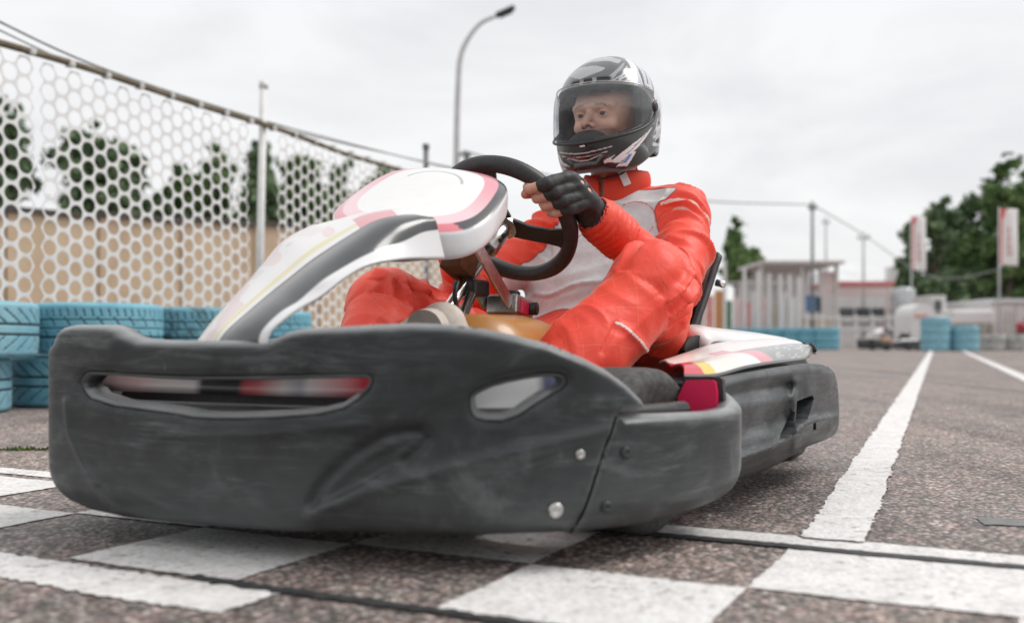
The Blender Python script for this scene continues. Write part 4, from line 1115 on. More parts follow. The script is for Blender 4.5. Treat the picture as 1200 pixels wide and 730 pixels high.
# ---- hands: palm, four unequal fingers curled round the rim, thumb from the side of the palm
def hand_chains(C, Rd, Tn, mirror=False):
    def pt(al, d, t): return C + (Rd * math.cos(al) + wN * math.sin(al)) * d + Tn * t
    ch = {}
    lens = {'index': (.030, 1.0, .0096), 'middle': (.009, 1.06, .0100), 'ring': (-.0115, 1.02, .0096), 'little': (-.031, .90, .0086)}
    for nm, (t, k, r_) in lens.items():
        a = [R(20), R(-40), R(-100 * k), R(-155 * k)]
        ds = [.044, .0370 * (1 if k > .95 else .96), .0290, .0250]
        tt = [t * .94 - .026, t - .004, t + .006, t + .007]
        ch[nm] = ([pt(al, d, q) for al, d, q in zip(a, ds, tt)], r_)
    ch['thumb'] = ([pt(R(128), .042, -.040), pt(R(146), .036, -.006), pt(R(180), .030, .018), pt(R(214), .035, .030)], .0100)
    return ch
def hand(C, Rd, Tn, wr, elb, tagname):
    ch = hand_chains(C, Rd, Tn); pts = np.vstack([np.array(c[0]) for c in ch.values()] + [wr[None]])
    lo, hi = pts.min(0) - .035, pts.max(0) + .035
    d = (elb - wr) / np.linalg.norm(elb - wr)
    s = SDF(lo, np.maximum(hi, wr + d * .03 + .03), .0016)
    kn = {k: c[0][0] for k, c in ch.items()}
    s.cone(wr + d * .05, wr, .027, .0245, .008, )
    # palm as a fan of bones from the wrist
    for k in ('index', 'middle', 'ring', 'little'): s.cone(wr - d * .006, kn[k] + (wr - kn[k]) * .08, .0185, .0138, .010)
    s.cone(wr - d * .008, ch['thumb'][0][1], .0170, .0125, .012)
    skin = SDF(s.lo, s.lo + s.h * (np.array(s.F.shape) - 1) + 1e-9, s.h); skin.F = s.F.copy()
    for k, (c, r_) in ch.items():
        for i in range(3):
            f0, f1 = 1.0 - .05 * i, 1.0 - .05 * (i + 1)
            skin.cone(c[i], c[i + 1], r_ * f0 * (1.06 if i else 1.0), r_ * f1, .0025)
    V, F = skin.mesh(); V = lap(V, F, 1, .4)
    col = np.tile(np.array([.66, .36, .27]), (len(V), 1))
    for k, (c, r_) in ch.items():
        dd = np.linalg.norm(V - c[3], axis=1); col += np.clip(1 - dd / .022, 0, 1)[:, None] * np.array([.06, -.07, -.06])
    # glove
    g = SDF(s.lo, s.lo + s.h * (np.array(s.F.shape) - 1) + 1e-9, s.h); g.F = s.F.copy() - .0022
    for k, (c, r_) in ch.items():
        a, b2 = np.array(c[0]), np.array(c[1]); e = b2 + (np.array(c[2]) - b2) * (.30 if k != 'thumb' else -.2)
        g.cone(a, b2, r_ + .0030, r_ + .0026, .003)
        if k != 'thumb': g.cone(b2, e, r_ + .0026, r_ + .0020, .002)
    # strap and knuckle holes
    for k in ('middle', 'ring'):
        nrm = kn[k] - C - Tn * ((kn[k] - C) @ Tn); nrm = nrm / np.linalg.norm(nrm)
        g.ell(kn[k] + nrm * .016, (.0062, .0062, .0062), .001, sub=True)
    # trim glove at the wrist
    Vg, Fg = g.mesh(); Vg = lap(Vg, Fg, 1, .4)
    keep = ((Vg - wr) @ d) < .012
    fk = keep[Fg].all(1); Fg = Fg[fk]
    n = vnormals(Vg, Fg); wrn = vnoise(Vg, 95, 8) * .0007 + (1 - np.abs(vnoise(Vg * np.array([1, 1, 1]), 60, 9)) * 2) * .0007
    Vg = Vg + n * wrn[:, None]
    used = np.unique(Fg); mp_ = np.full(len(Vg), -1); mp_[used] = np.arange(len(used))
    go = pmk('glove', Vg[used], mp_[Fg], M['glove'])
    # wrist strap
    a1 = np.cross(d, wN); a1 /= np.linalg.norm(a1); a2 = np.cross(d, a1); ringV = []; nn = 36
    for sgn in (0, 1):
        for k in range(nn):
            th = 2 * math.pi * k / nn; ringV.append(wr + d * (-.004 + .016 * sgn) + (a1 * math.cos(th) + a2 * math.sin(th)) * (.0290 + .0006 * sgn))
    so = pmk('wrist_strap', ringV, [(k, (k + 1) % nn, nn + (k + 1) % nn, nn + k) for k in range(nn)], M['glove'], True, go)
    so.location = (0, 0, 0); so.modifiers.new('t', 'SOLIDIFY').thickness = .003
    return V, F, col
hv = [hand(HC_, HRD, HTN, WRL, ELL, 'l'), hand(HC2, HRD2, HTN2 * 1.0, WRR, ELR, 'r')]

# ---- helmet centre and head
HCN = np.array([0.0, 1.105, .766])
EYE = [np.array([sg * .0265, -.0760, -.006]) for sg in (-1, 1)]
def head():
    s = SDF(HCN + Vc(-.085, -.125, -.125), HCN + Vc(.085, .105, .115), .0017)
    c = HCN
    s.ell(c + Vc(0, .005, .030), (.071, .088, .078), .0)
    s.cone(c + Vc(0, -.035, -.02), c + Vc(0, -.054, -.084), .050, .025, .025)
    s.ell(c + Vc(0, -.060, .008), (.050, .030, .040), .02)
    for sg, e in zip((-1, 1), EYE):
        s.ell(c + Vc(sg * .028, -.092, -.006), (.0180, .0130, .0115), .010, sub=True)      # socket
        s.ell(c + Vc(sg * .033, -.064, -.030), (.018, .018, .013), .016)                   # cheek
        s.cone(c + Vc(sg * .008, -.0905, .010), c + Vc(sg * .044, -.074, .012), .0075, .0055, .010)
        s.ell(c + e, (.0128, .0128, .0118), .004)                                          # lids
        s.ell(c + e + Vc(sg * .001, -.0125, -.0012), (.0112, .0100, .0036), .0012, sub=True)
        s.ell(c + Vc(sg * .0105, -.0995, -.033), (.0075, .0085, .0062), .004)              # nostril wing
        s.ell(c + Vc(sg * .0058, -.1045, -.0395), (.0030, .0045, .0030), .002, sub=True)
    s.cone(c + Vc(0, -.0865, .004), c + Vc(0, -.0980, -.014), .0055, .0068, .006); s.cone(c + Vc(0, -.0990, -.014), c + Vc(0, -.1135, -.0315), .0070, .0092, .005)
    s.cone(c + Vc(-.018, -.086, -.054), c + Vc(.018, -.086, -.054), .0052, .0052, .006)
    s.cone(c + Vc(-.016, -.085, -.064), c + Vc(.016, -.085, -.064), .006, .006, .006)
    V, F = s.mesh(); V = lap(V, F, 1, .4)
    col = np.tile(np.array([.80, .52, .40]), (len(V), 1)); q = V - c; col = col * (1 + .10 * fbm(q, 45, 3, 5))[:, None]; col[:, 1:] *= (1 - .12 * np.clip(1 - np.abs(q[:, 2] + .03) / .02, 0, 1))[:, None]
    be = np.clip((-q[:, 2] - .042) / .02, 0, 1) * np.clip(1 - np.abs(q[:, 2] + .057) / .004, 0, .0 + 1) * 0
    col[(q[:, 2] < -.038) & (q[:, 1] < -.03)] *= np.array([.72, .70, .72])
    lips = (np.abs(q[:, 2] + .057) < .007) & (np.abs(q[:, 0]) < .022) & (q[:, 1] < -.08); col[lips] = (.52, .24, .21)
    for sg in (-1, 1):
        bx = q[:, 0] * sg; zl = .0125 - 1.2 * np.maximum(bx - .028, 0) ** 1.0 * .25
        al = np.clip(1.25 - np.abs(q[:, 2] - zl) / .0042, 0, 1) * np.clip((bx - .010) / .006, 0, 1) * np.clip((.050 - bx) / .014, 0, 1) * (q[:, 1] < -.05) * np.clip(.72 + .5 * vnoise(q * np.array([3, 1, 1]), 200, 3), 0, 1)
        col = col * (1 - al[:, None] * .85) + np.array([.06, .035, .028]) * al[:, None] * .85
        d = np.sqrt(((bx - .0265) / .019) ** 2 + ((q[:, 2] + .004) / .012) ** 2); ka = (np.clip(1.5 - d, 0, 1) * (q[:, 1] < -.05))[:, None]; col = col * (1 - ka * np.array([.24, .31, .31]))  # shadow of the eye sockets painted into the skin
    col[(np.sqrt((np.abs(q[:, 0]) - .008) ** 2 + (q[:, 2] + .0375) ** 2) < .0038) & (q[:, 1] < -.095)] = (.2, .08, .06)
    col[q[:, 2] > .062] = (.03, .025, .02)
    return V, F, col
hd = head()
# neck and arms hidden inside the suit join head and hands into one body
def inner_body():
    s = SDF((-.36, .70, .06), (.36, 1.28, .78), .009)
    s.cone(HCN + Vc(0, .015, -.06), (0, 1.14, .57), .050, .054, .02); s.cone((0, 1.15, .60), (0, 1.15, .48), .05, .085, .03); s.cone((0, 1.14, .48), (0, 1.11, .18), .085, .09, .03)
    for sh, e, wr in ((SHL, ELL, WRL), (SHR, ELR, WRR)):
        s.cone((0, 1.155, .53), sh, .05, .045, .02); s.cone(sh, e, .042, .036, .02); s.cone(e, wr, .034, .0235, .01)
    V, F = s.mesh(); V = lap(V, F, 1); return V, F, np.tile(np.array([.66, .38, .29]), (len(V), 1))
def join(parts):
    V = []; F = []; C = []; n = 0
    for v, f, c in parts: V.append(v); F.append(f + n); C.append(c); n += len(v)
    return np.concatenate(V), np.concatenate(F), np.concatenate(C)
bV, bF, bC = join([hd, *hv, inner_body()])
BODY = pmk('body', bV, bF, M['skin']); set_col(BODY, bC)
def eyes():
    m, t, b = base('eye_white', (.42, .38, .36), .15)
    m2, _, _ = base('iris', (.015, .012, .010), .1)
    for sg in (-1, 1):
        mb = MB(); mb.lathe([(0, -.011)] + [(.011 * math.sin(a), -.011 * math.cos(a)) for a in np.linspace(.2, 2.9, 10)] + [(0, .011)], (0, 0, 0), 'y', 20)
        o = fix(mb.build('eye', m, BODY, smooth=True)); o.location = HCN + EYE[0 if sg < 0 else 1] - POFF; o.scale = (1.0, 1.0, .95)
        ir = MB().lathe([(0, -.0116), (.0045, -.0108), (.0056, -.0100)], (0, 0, 0), 'y', 16).build('iris', m2, o); ir.rotation_euler = (0, 0, R(4))
eyes()

# ---- helmet
HZ = [-.136, -.118, -.09, -.05, 0, .04, .08, .105, .122, .131, .1345]
Hf = [.098, .119, .131, .136, .131, .122, .099, .075, .050, .028, .0005]
Hr = [.080, .098, .112, .121, .127, .126, .110, .086, .058, .033, .0005]
Hw = [.083, .093, .100, .1045, .107, .1055, .092, .072, .049, .0275, .0005]
_hz = catmull(np.c_[HZ, Hf, Hr, Hw], 300)
def hsurf(az, z, off=0.0):
    f = np.interp(z, _hz[:, 0], _hz[:, 1]); r_ = np.interp(z, _hz[:, 0], _hz[:, 2]); w_ = np.interp(z, _hz[:, 0], _hz[:, 3])
    c, s_ = np.cos(az), np.sin(az); e = np.where(c > 0, f, r_)
    pw = 2.25
    rad = (np.abs(c / (e + off)) ** pw + np.abs(s_ / (w_ + off)) ** pw) ** (-1 / pw)
    return np.stack([HCN[0] + rad * s_, HCN[1] - rad * c, HCN[2] + z + off * np.clip(z / .1345, 0, 1) ** 3], -1)
def zb_of(az):
    a = np.abs(az); return -.135 + .050 * np.clip((a - .7) / 1.0, 0, 1) ** 1.5 + .012 * np.clip((a - 1.9) / 1.0, 0, 1)
def vis_bot(az): a = np.abs(az); return -.070 + .052 * np.clip(a / 1.35, 0, 1) ** 1.7
def vis_top(az): a = np.abs(az); return .043 + .004 * np.cos(a) - .012 * np.clip((a - 1.0) / .4, 0, 1) ** 2
POLYS = [   # (az degrees, z) outlines, colours of the helmet's printed pattern
    ([(55, .05), (70, .05), (70, .085), (82, .122), (62, .118), (56, .085)], (.72, .72, .74)),
    ([(60, .052), (67, .052), (68, .08), (62, .08)], (.45, .48, .58)),
    ([(73, .055), (92, .05), (97, .085), (92, .115), (80, .112)], (.58, .59, .66)),
    ([(80, .06), (83, .06), (93, .10), (90, .10)], (.05, .05, .055)),
    ([(96, .035), (118, .0), (124, .05), (112, .10), (100, .11)], (.55, .56, .60)),
    ([(98, .03), (104, .01), (120, .07), (112, .09)], (.62, .63, .64)),
    ([(90, -.026), (100, -.006), (62, -.078), (38, -.116), (27, -.116), (52, -.076)], (.84, .83, .84)),
    ([(90, -.024), (93, -.019), (56, -.078), (52, -.082)], (.05, .05, .055)), ([(96, -.015), (97, -.012), (46, -.098), (44, -.098)], (.35, .35, .36)),
    ([(50, -.092), (58, -.090), (48, -.121), (34, -.124), (44, -.108)], (.80, .79, .80)),
    ([(48, -.097), (53, -.096), (46, -.114), (38, -.119), (45, -.108)], (.16, .27, .56)),
    ([(22, -.112), (30, -.104), (34, -.100), (28, -.110), (32, -.113), (22, -.118)], (.72, .70, .70)),
    ([(-92, -.012), (-99, .0), (-66, -.055), (-44, -.088), (-30, -.112), (-24, -.118), (-34, -.088), (-56, -.052)], (.72, .71, .72)),
    ([(-38, -.080), (-46, -.088), (-40, -.120), (-26, -.122), (-34, -.108), (-30, -.1)], (.70, .70, .74)),
    ([(-38, -.092), (-42, -.095), (-38, -.116), (-32, -.116)], (.18, .28, .55)),
    ([(-22, -.112), (-30, -.104), (-28, -.112), (-18, -.119)], (.70, .68, .68)),
    ([(-60, .06), (-45, .055), (-50, .11), (-75, .12)], (.60, .61, .62)),
    ([(-36, .085), (-8, .066), (18, .080), (22, .088), (6, .097), (-22, .100)], (.40, .41, .41)),
    ([(-30, .11), (10, .116), (40, .120), (20, .124), (-20, .121)], (.52, .53, .54)),
    ([(-60, .118), (-10, .124), (60, .127), (100, .124), (70, .130), (-40, .130)], (.55, .56, .57)),
    ([(24, .062), (30, .060), (52, .104), (46, .100)], (.34, .35, .36)), ([(36, .058), (39, .058), (54, .095), (51, .095)], (.40, .41, .42)),
    ([(104, -.06), (112, -.045), (116, -.02), (110, -.02)], (.55, .56, .57)), ([(96, -.055), (118, -.04), (119, -.034), (97, -.048)], (.5, .5, .52)), ([(96, -.07), (120, -.06), (121, -.054), (97, -.063)], (.45, .45, .47)),
    ([(-20, .118), (24, .122), (50, .112), (40, .100), (26, .108), (0, .110)], (.42, .43, .43)),
    ([(86, .02), (100, .035), (112, .075), (104, .09), (95, .05)], (.70, .71, .73)), ([(106, -.035), (118, -.02), (122, .02), (114, .0)], (.72, .72, .73)), ([(118, .02), (130, .0), (136, .06), (124, .08)], (.66, .66, .68)),
    ([(62, .085), (66, .085), (80, .125), (74, .125)], (.9, .9, .9)),
    ([(90, -.045), (100, -.03), (104, -.005), (101, -.005), (96, -.03)], (.45, .45, .46)),
]
def helmet():
    NA, rows3 = 360, (56, 40, 74)
    az = np.linspace(-math.pi, math.pi, NA, endpoint=False); zb = zb_of(az); zo = vis_bot(az); zt = vis_top(az)
    AO = R(66)
    Z = []
    for i in range(rows3[0]): Z.append(zb + (zo - zb) * i / rows3[0])
    for i in range(rows3[1]): Z.append(zo + (zt - zo) * i / rows3[1])
    for i in range(rows3[2] + 1):
        t = i / rows3[2]; Z.append(zt + (.1344 - zt) * np.sin(t * math.pi / 2) ** .9)
    Z = np.array(Z); nr = len(Z); A = np.tile(az, (nr, 1))
    V = hsurf(A, Z)
    # relief: brow vent, side scoop, rolled bottom rim
    dg = np.degrees(A)
    C = np.tile(np.array([.020, .020, .022]), (nr * NA, 1)); Pz = np.stack([dg.ravel(), Z.ravel()], 1); Pq = Pz * np.array([1, 480.])
    crown = (Z.ravel() > .048); C[crown] = (.10, .108, .11)
    for poly, c in POLYS: C[pip(Pz, poly)] = c
    # thin pale lines round the chin vents
    for cz, ww in ((-.090, 30), (-.100, 26), (-.108, 20)):
        zz = cz - .012 * np.cos(np.radians(Pz[:, 0]) * 90 / ww); C[(np.abs(Pz[:, 0]) < ww) & (np.abs(Pz[:, 1] - zz - .006) < .0011)] = (.55, .55, .55)
    for x0 in (30, 36, 44):
        zz = .055 + .0013 * (Pz[:, 0] - x0) + .0; C[(Pz[:, 0] > x0) & (Pz[:, 0] < x0 + 26) & (np.abs(Pz[:, 1] - zz) < .0011)] = (.62, .62, .63)
    rim = Pz[:, 1] < (np.tile(zb, (nr, 1)).ravel() + .008); C[rim] = (.06, .06, .062)
    disp = np.zeros(nr * NA)
    sc_ = [(84, -.088), (110, -.065), (116, -.015), (106, -.010), (98, -.035), (62, -.075)]
    inn = pip(Pz, sc_); d = segdist(Pq, [(a, b * 480) for a, b in sc_]); disp -= np.where(inn, .005 * np.clip(d / 4, 0, 1), 0)
    vt = [(-20, .052), (26, .054), (30, .066), (-18, .064)]
    inn = pip(Pz, vt); d = segdist(Pq, [(a, b * 480) for a, b in vt]); disp -= np.where(inn, .005 * np.clip(d / 1.5, 0, 1), 0); C[inn] = (.012, .012, .012)
    for x in (-6, 10): C[inn & (np.abs(Pz[:, 0] - x) < 2.5)] = (.45, .45, .46)
    cv = [(-24, -.098), (24, -.098), (14, -.122), (-14, -.122)]
    inn = pip(Pz, cv); d = segdist(Pq, [(a, b * 480) for a, b in cv]); disp -= np.where(inn, .006 * np.clip(d / 3, 0, 1), 0)
    disp -= .003 * np.clip(1 - (Pz[:, 1] - np.tile(zb, (nr, 1)).ravel()) / .008, 0, 1) ** 2
    Vf = V.reshape(-1, 3); q = Vf - HCN; q = q / np.linalg.norm(q, axis=1)[:, None]; Vf = Vf + q * disp[:, None]
    Vd = Vf
    F = []
    inopen = (np.abs(az) < AO)
    for i in range(nr - 1):
        for k in range(NA):
            k2 = (k + 1) % NA
            if rows3[0] <= i < rows3[0] + rows3[1] and inopen[k] and inopen[k2]: continue
            F.append((i * NA + k, i * NA + k2, (i + 1) * NA + k2, (i + 1) * NA + k))
    lin, _, _ = base('helmet_lining', (.018, .018, .019), .8)
    o = pmk('helmet', Vd, np.array(F), [M['helmet'], lin]); set_col(o, C)
    s = o.modifiers.new('shell', 'SOLIDIFY'); s.thickness = .022; s.offset = -1; s.material_offset = 1; s.material_offset_rim = 1
    # visor, standing just proud of the shell
    n2, m2 = 90, 26; A2 = R(88); V = []
    for i in range(n2):
        a = -A2 + 2 * A2 * i / (n2 - 1); t = abs(a) / A2; k = math.sqrt(max(0.0, 1 - (max(0, t - .80) / .20) ** 2.2)) if t > .8 else 1
        lo_, hi_ = float(vis_bot(np.array(a))) - .008, float(vis_top(np.array(a))) + .006; md = lo_ * .35 + hi_ * .65
        k = max(k, .12)
        for j in range(m2):
            z = lo_ + (hi_ - lo_) * j / (m2 - 1); z = md + (z - md) * k
            V.append(hsurf(np.array(a), np.array(z), .0055))
    Fv = [(i * m2 + j, (i + 1) * m2 + j, (i + 1) * m2 + j + 1, i * m2 + j + 1) for i in range(n2 - 1) for j in range(m2 - 1)]
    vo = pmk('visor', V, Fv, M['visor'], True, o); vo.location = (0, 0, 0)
    Vz = np.array(V)[:, 2] - HCN[2]; Va = np.abs(np.array(V)[:, 0]); set_f(vo, .24 * np.clip((Vz + .006) / .010, 0, 1) + .15 * np.clip((Va - .088) / .012, 0, 1), 'painted_tone')  # grey reflection painted across the upper visor band
    # rubber lip along the visor foot and dark outline round the visor
    V = np.array(V); loop = [V[i * m2] for i in range(n2)]; topl = [V[i * m2 + m2 - 1] for i in range(n2 - 1, -1, -1)]
    MB().tube([p - POFF for p in loop], .0030, 8).build('visor_seal', M['black'], o, smooth=True)
    ring = loop[::2] + topl[::2]
    MB().tube([p - POFF for p in ring + ring[:1]], .0011, 6).build('visor_edge', M['steel'], o, smooth=True)
    for sg in (-1, 1):
        p = hsurf(np.array(sg * R(86)), np.array(.012), .006)
        b_ = MB().lathe([(0, .004), (.008, .004), (.011, .001), (.011, -.003)], (0, 0, 0), 'x', 20).build('visor_pivot', M['black'], o, smooth=True); b_.location = p - POFF; b_.scale = (sg, 1, 1)
    MB().box((0, 0, 0), (.013, .006, .005), bev=.0015).build('visor_tab', M['steel'], o).location = hsurf(np.array(R(3)), np.array(-.083), .004) - POFF
    g = SDF(HCN + Vc(-.07, -.14, -.12), HCN + Vc(.07, -.05, -.03), .003)
    g.ell(HCN + Vc(0, -.100, -.068), (.046, .020, .026), .0); g.cone(HCN + Vc(-.04, -.092, -.078), HCN + Vc(.04, -.092, -.078), .016, .016, .012)
    gV, gF = g.mesh(); pmk('breath_guard', gV, gF, M['glove'], True, o).location = (0, 0, 0)
    mb = MB()
    mb.tube(catmull([HCN + Vc(.075, -.02, -.085), HCN + Vc(.055, -.045, -.13), HCN + Vc(.0, -.06, -.142)], 12) - POFF, .005, 8, flat=.4); mb.build('chin_strap', M['glove'], o, smooth=True)
helmet()

# ---- shoes, soles to the front
def shoe(an, toe, name='shoe'):
    d = toe - an; Ln = np.linalg.norm(d); d = d / Ln; f = np.cross([1., 0, 0], d); f /= np.linalg.norm(f)   # f points to the instep side
    if f[1] < 0: f = -f
    lo = np.minimum(an, toe) - .09; hi = np.maximum(an, toe) + .09
    s = SDF(lo, hi, .004)
    q = (1 / 1.15, 1, 1)
    s.cone(an + f * .02 - d * .02, an + f * .02 + d * .02, .042, .042, .01)
    s.cone(an + d * .02, an + d * (Ln - .06), .034, .040, .02, q); s.cone(an + d * (Ln - .10), an + d * (Ln - .02), .041, .033, .02, q)
    s.cone(an + f * .03 + d * .02, an + f * .012 + d * (Ln - .08), .04, .032, .02)
    V, F = s.mesh(); V = lap(V, F, 1)
    o = pmk(name, V, F, M['shoe'])
    outl = [(.030, -.035), (.036, .02), (.032, .10), (.043, .19), (.040, .24), (.022, .278), (-.022, .278), (-.040, .24), (-.043, .19), (-.032, .10), (-.036, .02), (-.030, -.035)]
    outl = smooth_poly(np.array(outl) * np.array([1, Ln / .27]), 2); n = len(outl)
    Va = [an - f * .028 + np.array([1., 0, 0]) * x + d * y for x, y in outl]; Vb2 = [p - f * .018 for p in Va]
    so = fix(pmk('sole', Va + Vb2, [tuple(range(n)), tuple(range(2 * n - 1, n - 1, -1))] + [(k, (k + 1) % n, n + (k + 1) % n, n + k) for k in range(n)], M['shoe'], False, o))
    so.location = (0, 0, 0)
shoe(Vc(.085, .405, .085), Vc(.088, .365, .325)); shoe(Vc(-.125, .385, .085), Vc(-.11, .33, .28))

# ================================================================== blue tyre wall on the left
def tyre_mesh(name, m, R0=.275, H=.215, pattern=0, NA=432, treaded=True):
    prof = [(R0 * .60, -.40), (R0 * .64, -.47), (R0 * .80, -.50), (R0 * .93, -.485), (R0 * .975, -.45)]
    zt = np.linspace(-.42, .42, 43 if treaded else 5)
    pr = prof + [(R0 * (1 - .010 * abs(z / .42) ** 3), z) for z in zt] + [(r, -z) for r, z in prof[::-1]] + [(R0 * .57, .30), (R0 * .56, 0), (R0 * .57, -.30)]
    pr = np.array(pr); n = len(pr); th = np.linspace(0, 2 * math.pi, NA, endpoint=False)
    V = np.zeros((NA, n, 3)); G = np.zeros((NA, n))
    for i, (r, z) in enumerate(pr):
        rr = np.full(NA, r); g = np.zeros(NA)
        if treaded and len(prof) <= i < len(prof) + len(zt):
            az = abs(z)
            for c, w_ in ((.0, .014), (.16, .014), (-.17, .014)) if pattern == 0 else ((.09, .014), (-.09, .014)):
                if abs(z - c) < w_ + .003: g[:] = 1
            ph = th * (54 if pattern == 0 else 46) / (2 * math.pi)
            if pattern == 0:
                sl = 1.6 * z if az > .2 else 6 * z * (1 if z > 0 else -1)
                f = (ph + sl) % 1.0
                if az > .20: g = np.maximum(g, (f < .14) * (1.0 if .24 < az < .37 else 0))
                else: g = np.maximum(g, (((ph * .5 + 2.2 * z) % 1.0) < .08) * (1. if az > .05 else 0.))
            else:
                f = (ph * .6 + 4.5 * (az - .1) ** 1.0) % 1.0; g = np.maximum(g, (f < .10) * (1. if .11 < az < .38 else 0.))
            rr = rr - .006 * g
        V[:, i, 0] = rr * np.cos(th); V[:, i, 1] = rr * np.sin(th); V[:, i, 2] = z * H + H / 2; G[:, i] = g
    a = np.arange(NA)[:, None] * n + np.arange(n)[None]; b = np.roll(a, -1, 0)
    F = np.stack([a, b, np.roll(b, -1, 1), np.roll(a, -1, 1)], -1).reshape(-1, 4)
    o = mk(name, V.reshape(-1, 3), F, m); set_f(o, G.ravel(), 'groove'); return o
tA = tyre_mesh('tyre', M['bluetyre'], pattern=0); tB = tyre_mesh('tyre', M['bluetyre'], pattern=1)
tC = tyre_mesh('tyre', M['dirtytyre'], pattern=0); tP = tyre_mesh('tyre', M['palebluetyre'], pattern=1)
used = set()
def put_tyre(proto, x, y, z, lab, grp, sc=1.0, rz=None):
    if proto.name not in used: used.add(proto.name); o = proto
    else: o = proto.copy(); COL.objects.link(o)
    o.location = (x, y, z); o.rotation_euler = (0, 0, RNG.random() * 6.28 if rz is None else rz); o.scale = (sc,) * 3
    tag(o, lab, 'tyre', grp); return o
GT = 'blue painted tyres stacked along the fence'
put_tyre(tP, -2.215, 3.80, 0, 'pale blue tyre at the bottom of the left-edge stack', GT, rz=.3)
o = put_tyre(tP, -2.125, 3.83, .217, 'pale blue tyre on top of the left-edge stack', GT, rz=1.7); o.rotation_euler.x = R(1.5)
put_tyre(tB, -1.90, 4.34, 0, 'blue tyre with chevron tread at the bottom of the second stack', GT, rz=.8)
put_tyre(tA, -1.795, 4.30, .219, 'bright blue tyre with slanted tread cuts on top of the second stack', GT, rz=.1)
put_tyre(tC, -1.585, 4.83, 0, 'blue tyre at the bottom of the third stack, behind the bumper corner', GT, rz=.4)
put_tyre(tC, -1.57, 4.82, .217, 'dirt-blackened blue tyre on top of the third stack, beside the white kart nose', GT, rz=2.)
for k in range(1, 2):
    c = np.array([-1.58, 4.82]) + TD * .575 * k
    nth = ['fourth', 'fifth', 'sixth', 'seventh', 'eighth'][k - 1]
    put_tyre(tB, c[0], c[1], 0, 'blue tyre at the bottom of the %s stack of the row along the net fence' % nth, GT)
    put_tyre(tA, c[0], c[1], .217, 'blue tyre on top of the %s stack of the row along the net fence' % nth, GT)

# ================================================================== perforated fence
F0 = np.array([-2.211, 4.30]); FTOP, FBOT = 1.56, .10
def net_mat():
    m, t, b = base('white_perforated_plastic', (.85, .85, .84), .5)
    n = noise_node(t, 4, 4); t.links.new(ramp(t, n.outputs['Fac'], [(.35, (.88, .88, .87)), (.7, (.78, .78, .77))]), b.inputs['Base Color'])
    tr = t.nodes.new('ShaderNodeBsdfTranslucent'); tr.inputs['Color'].default_value = (.9, .9, .89, 1)
    ms = t.nodes.new('ShaderNodeMixShader'); ms.inputs[0].default_value = .4
    t.links.new(b.outputs[0], ms.inputs[1]); t.links.new(tr.outputs[0], ms.inputs[2]); t.links.new(ms.outputs[0], t.nodes['Material Output'].inputs['Surface']); return m
M['net'] = net_mat()
M['pole'] = simple('pale_painted_steel', (.78, .78, .77), (.66, .66, .65), 15, .5)
M['darkpole'] = simple('dark_painted_steel', (.16, .16, .16), (.22, .22, .22), 15, .5)
M['rail'] = simple('olive_brown_rail', (.11, .085, .05), (.20, .17, .12), 9, .7)
FEN = empty('net_fence', (F0[0], F0[1], 0), math.atan2(TD[1], TD[0]), 'white perforated plastic net fence with round holes behind the blue tyres', 'fence')
def net_panel(x0, x1):
    s = .0885; cx = s * math.sqrt(3) / 2; rh = s * .415; thick = .003
    V = []; F = []; NC = 18; cols = int((x1 - x0) / cx)
    for i in range(cols):
        for j in range(int((FTOP - FBOT) / s)):
            c = np.array([x0 + cx * (i + .5), FTOP - .02 - s * (j + .5) - (s / 2 if (i % 2) else 0)])
            n = len(V)
            jr = 1 + .03 * math.sin(i * 3.1 + j * 1.7)
            for k in range(NC):
                a = 2 * math.pi * k / NC; rhex = (s / 2) / math.cos(((a + math.pi / 6 * 0) % (math.pi / 3)) - math.pi / 6)
                # hexagon with flat top and bottom: vertices at 0, 60, ... degrees
                wob = .010 * math.sin(c[0] * 1.9) + .006 * math.sin(c[1] * 5 + c[0])
                V.append((c[0] + rhex * math.cos(a), wob, c[1] + rhex * math.sin(a)))
                V.append((c[0] + rh * jr * math.cos(a), wob, c[1] + rh * jr * math.sin(a)))
            for k in range(NC): k2 = (k + 1) % NC; F.append((n + 2 * k, n + 2 * k2, n + 2 * k2 + 1, n + 2 * k + 1))
    o = mk('net_panel', V, np.array(F), M['net'], FEN, None, False)
    return o
def fpos(px): # distance along the fence of a photo column
    D = 4.30 / ((1098 - px) / 1098.0); return (D - 4.30) / TD[1]
for a_, b_ in ((-1.9, fpos(49)), (fpos(50.5), fpos(291)), (fpos(326), fpos(520)), (fpos(524), fpos(585))): net_panel(a_, b_)
mb = MB(); rp_ = [(x, .004 * math.sin(x * 5), FTOP + .012 * math.sin(x * 1.3) + .006 * math.sin(x * 4.1)) for x in np.linspace(-1.9, fpos(585), 90)]
mb.tube(rp_, .017, 8); mb.build('top_rail', M['rail'], FEN, smooth=True)
for px, mm, dx in ((-68, 'pole', 0), (310, 'pole', .075), (503, 'darkpole', 0)):
    x = fpos(px); mb = MB(); mb.tube([(x - dx * .4, .03, 0), (x + dx * .4, .03, 1.835)], .023 if mm == 'pole' else .022, 12)
    mb.tube([(x + dx * .4, .03, 1.80), (x + dx * .4, .03, 1.84)], .028, 12)
    mb.build('fence_post', M[mm], FEN, smooth=True)
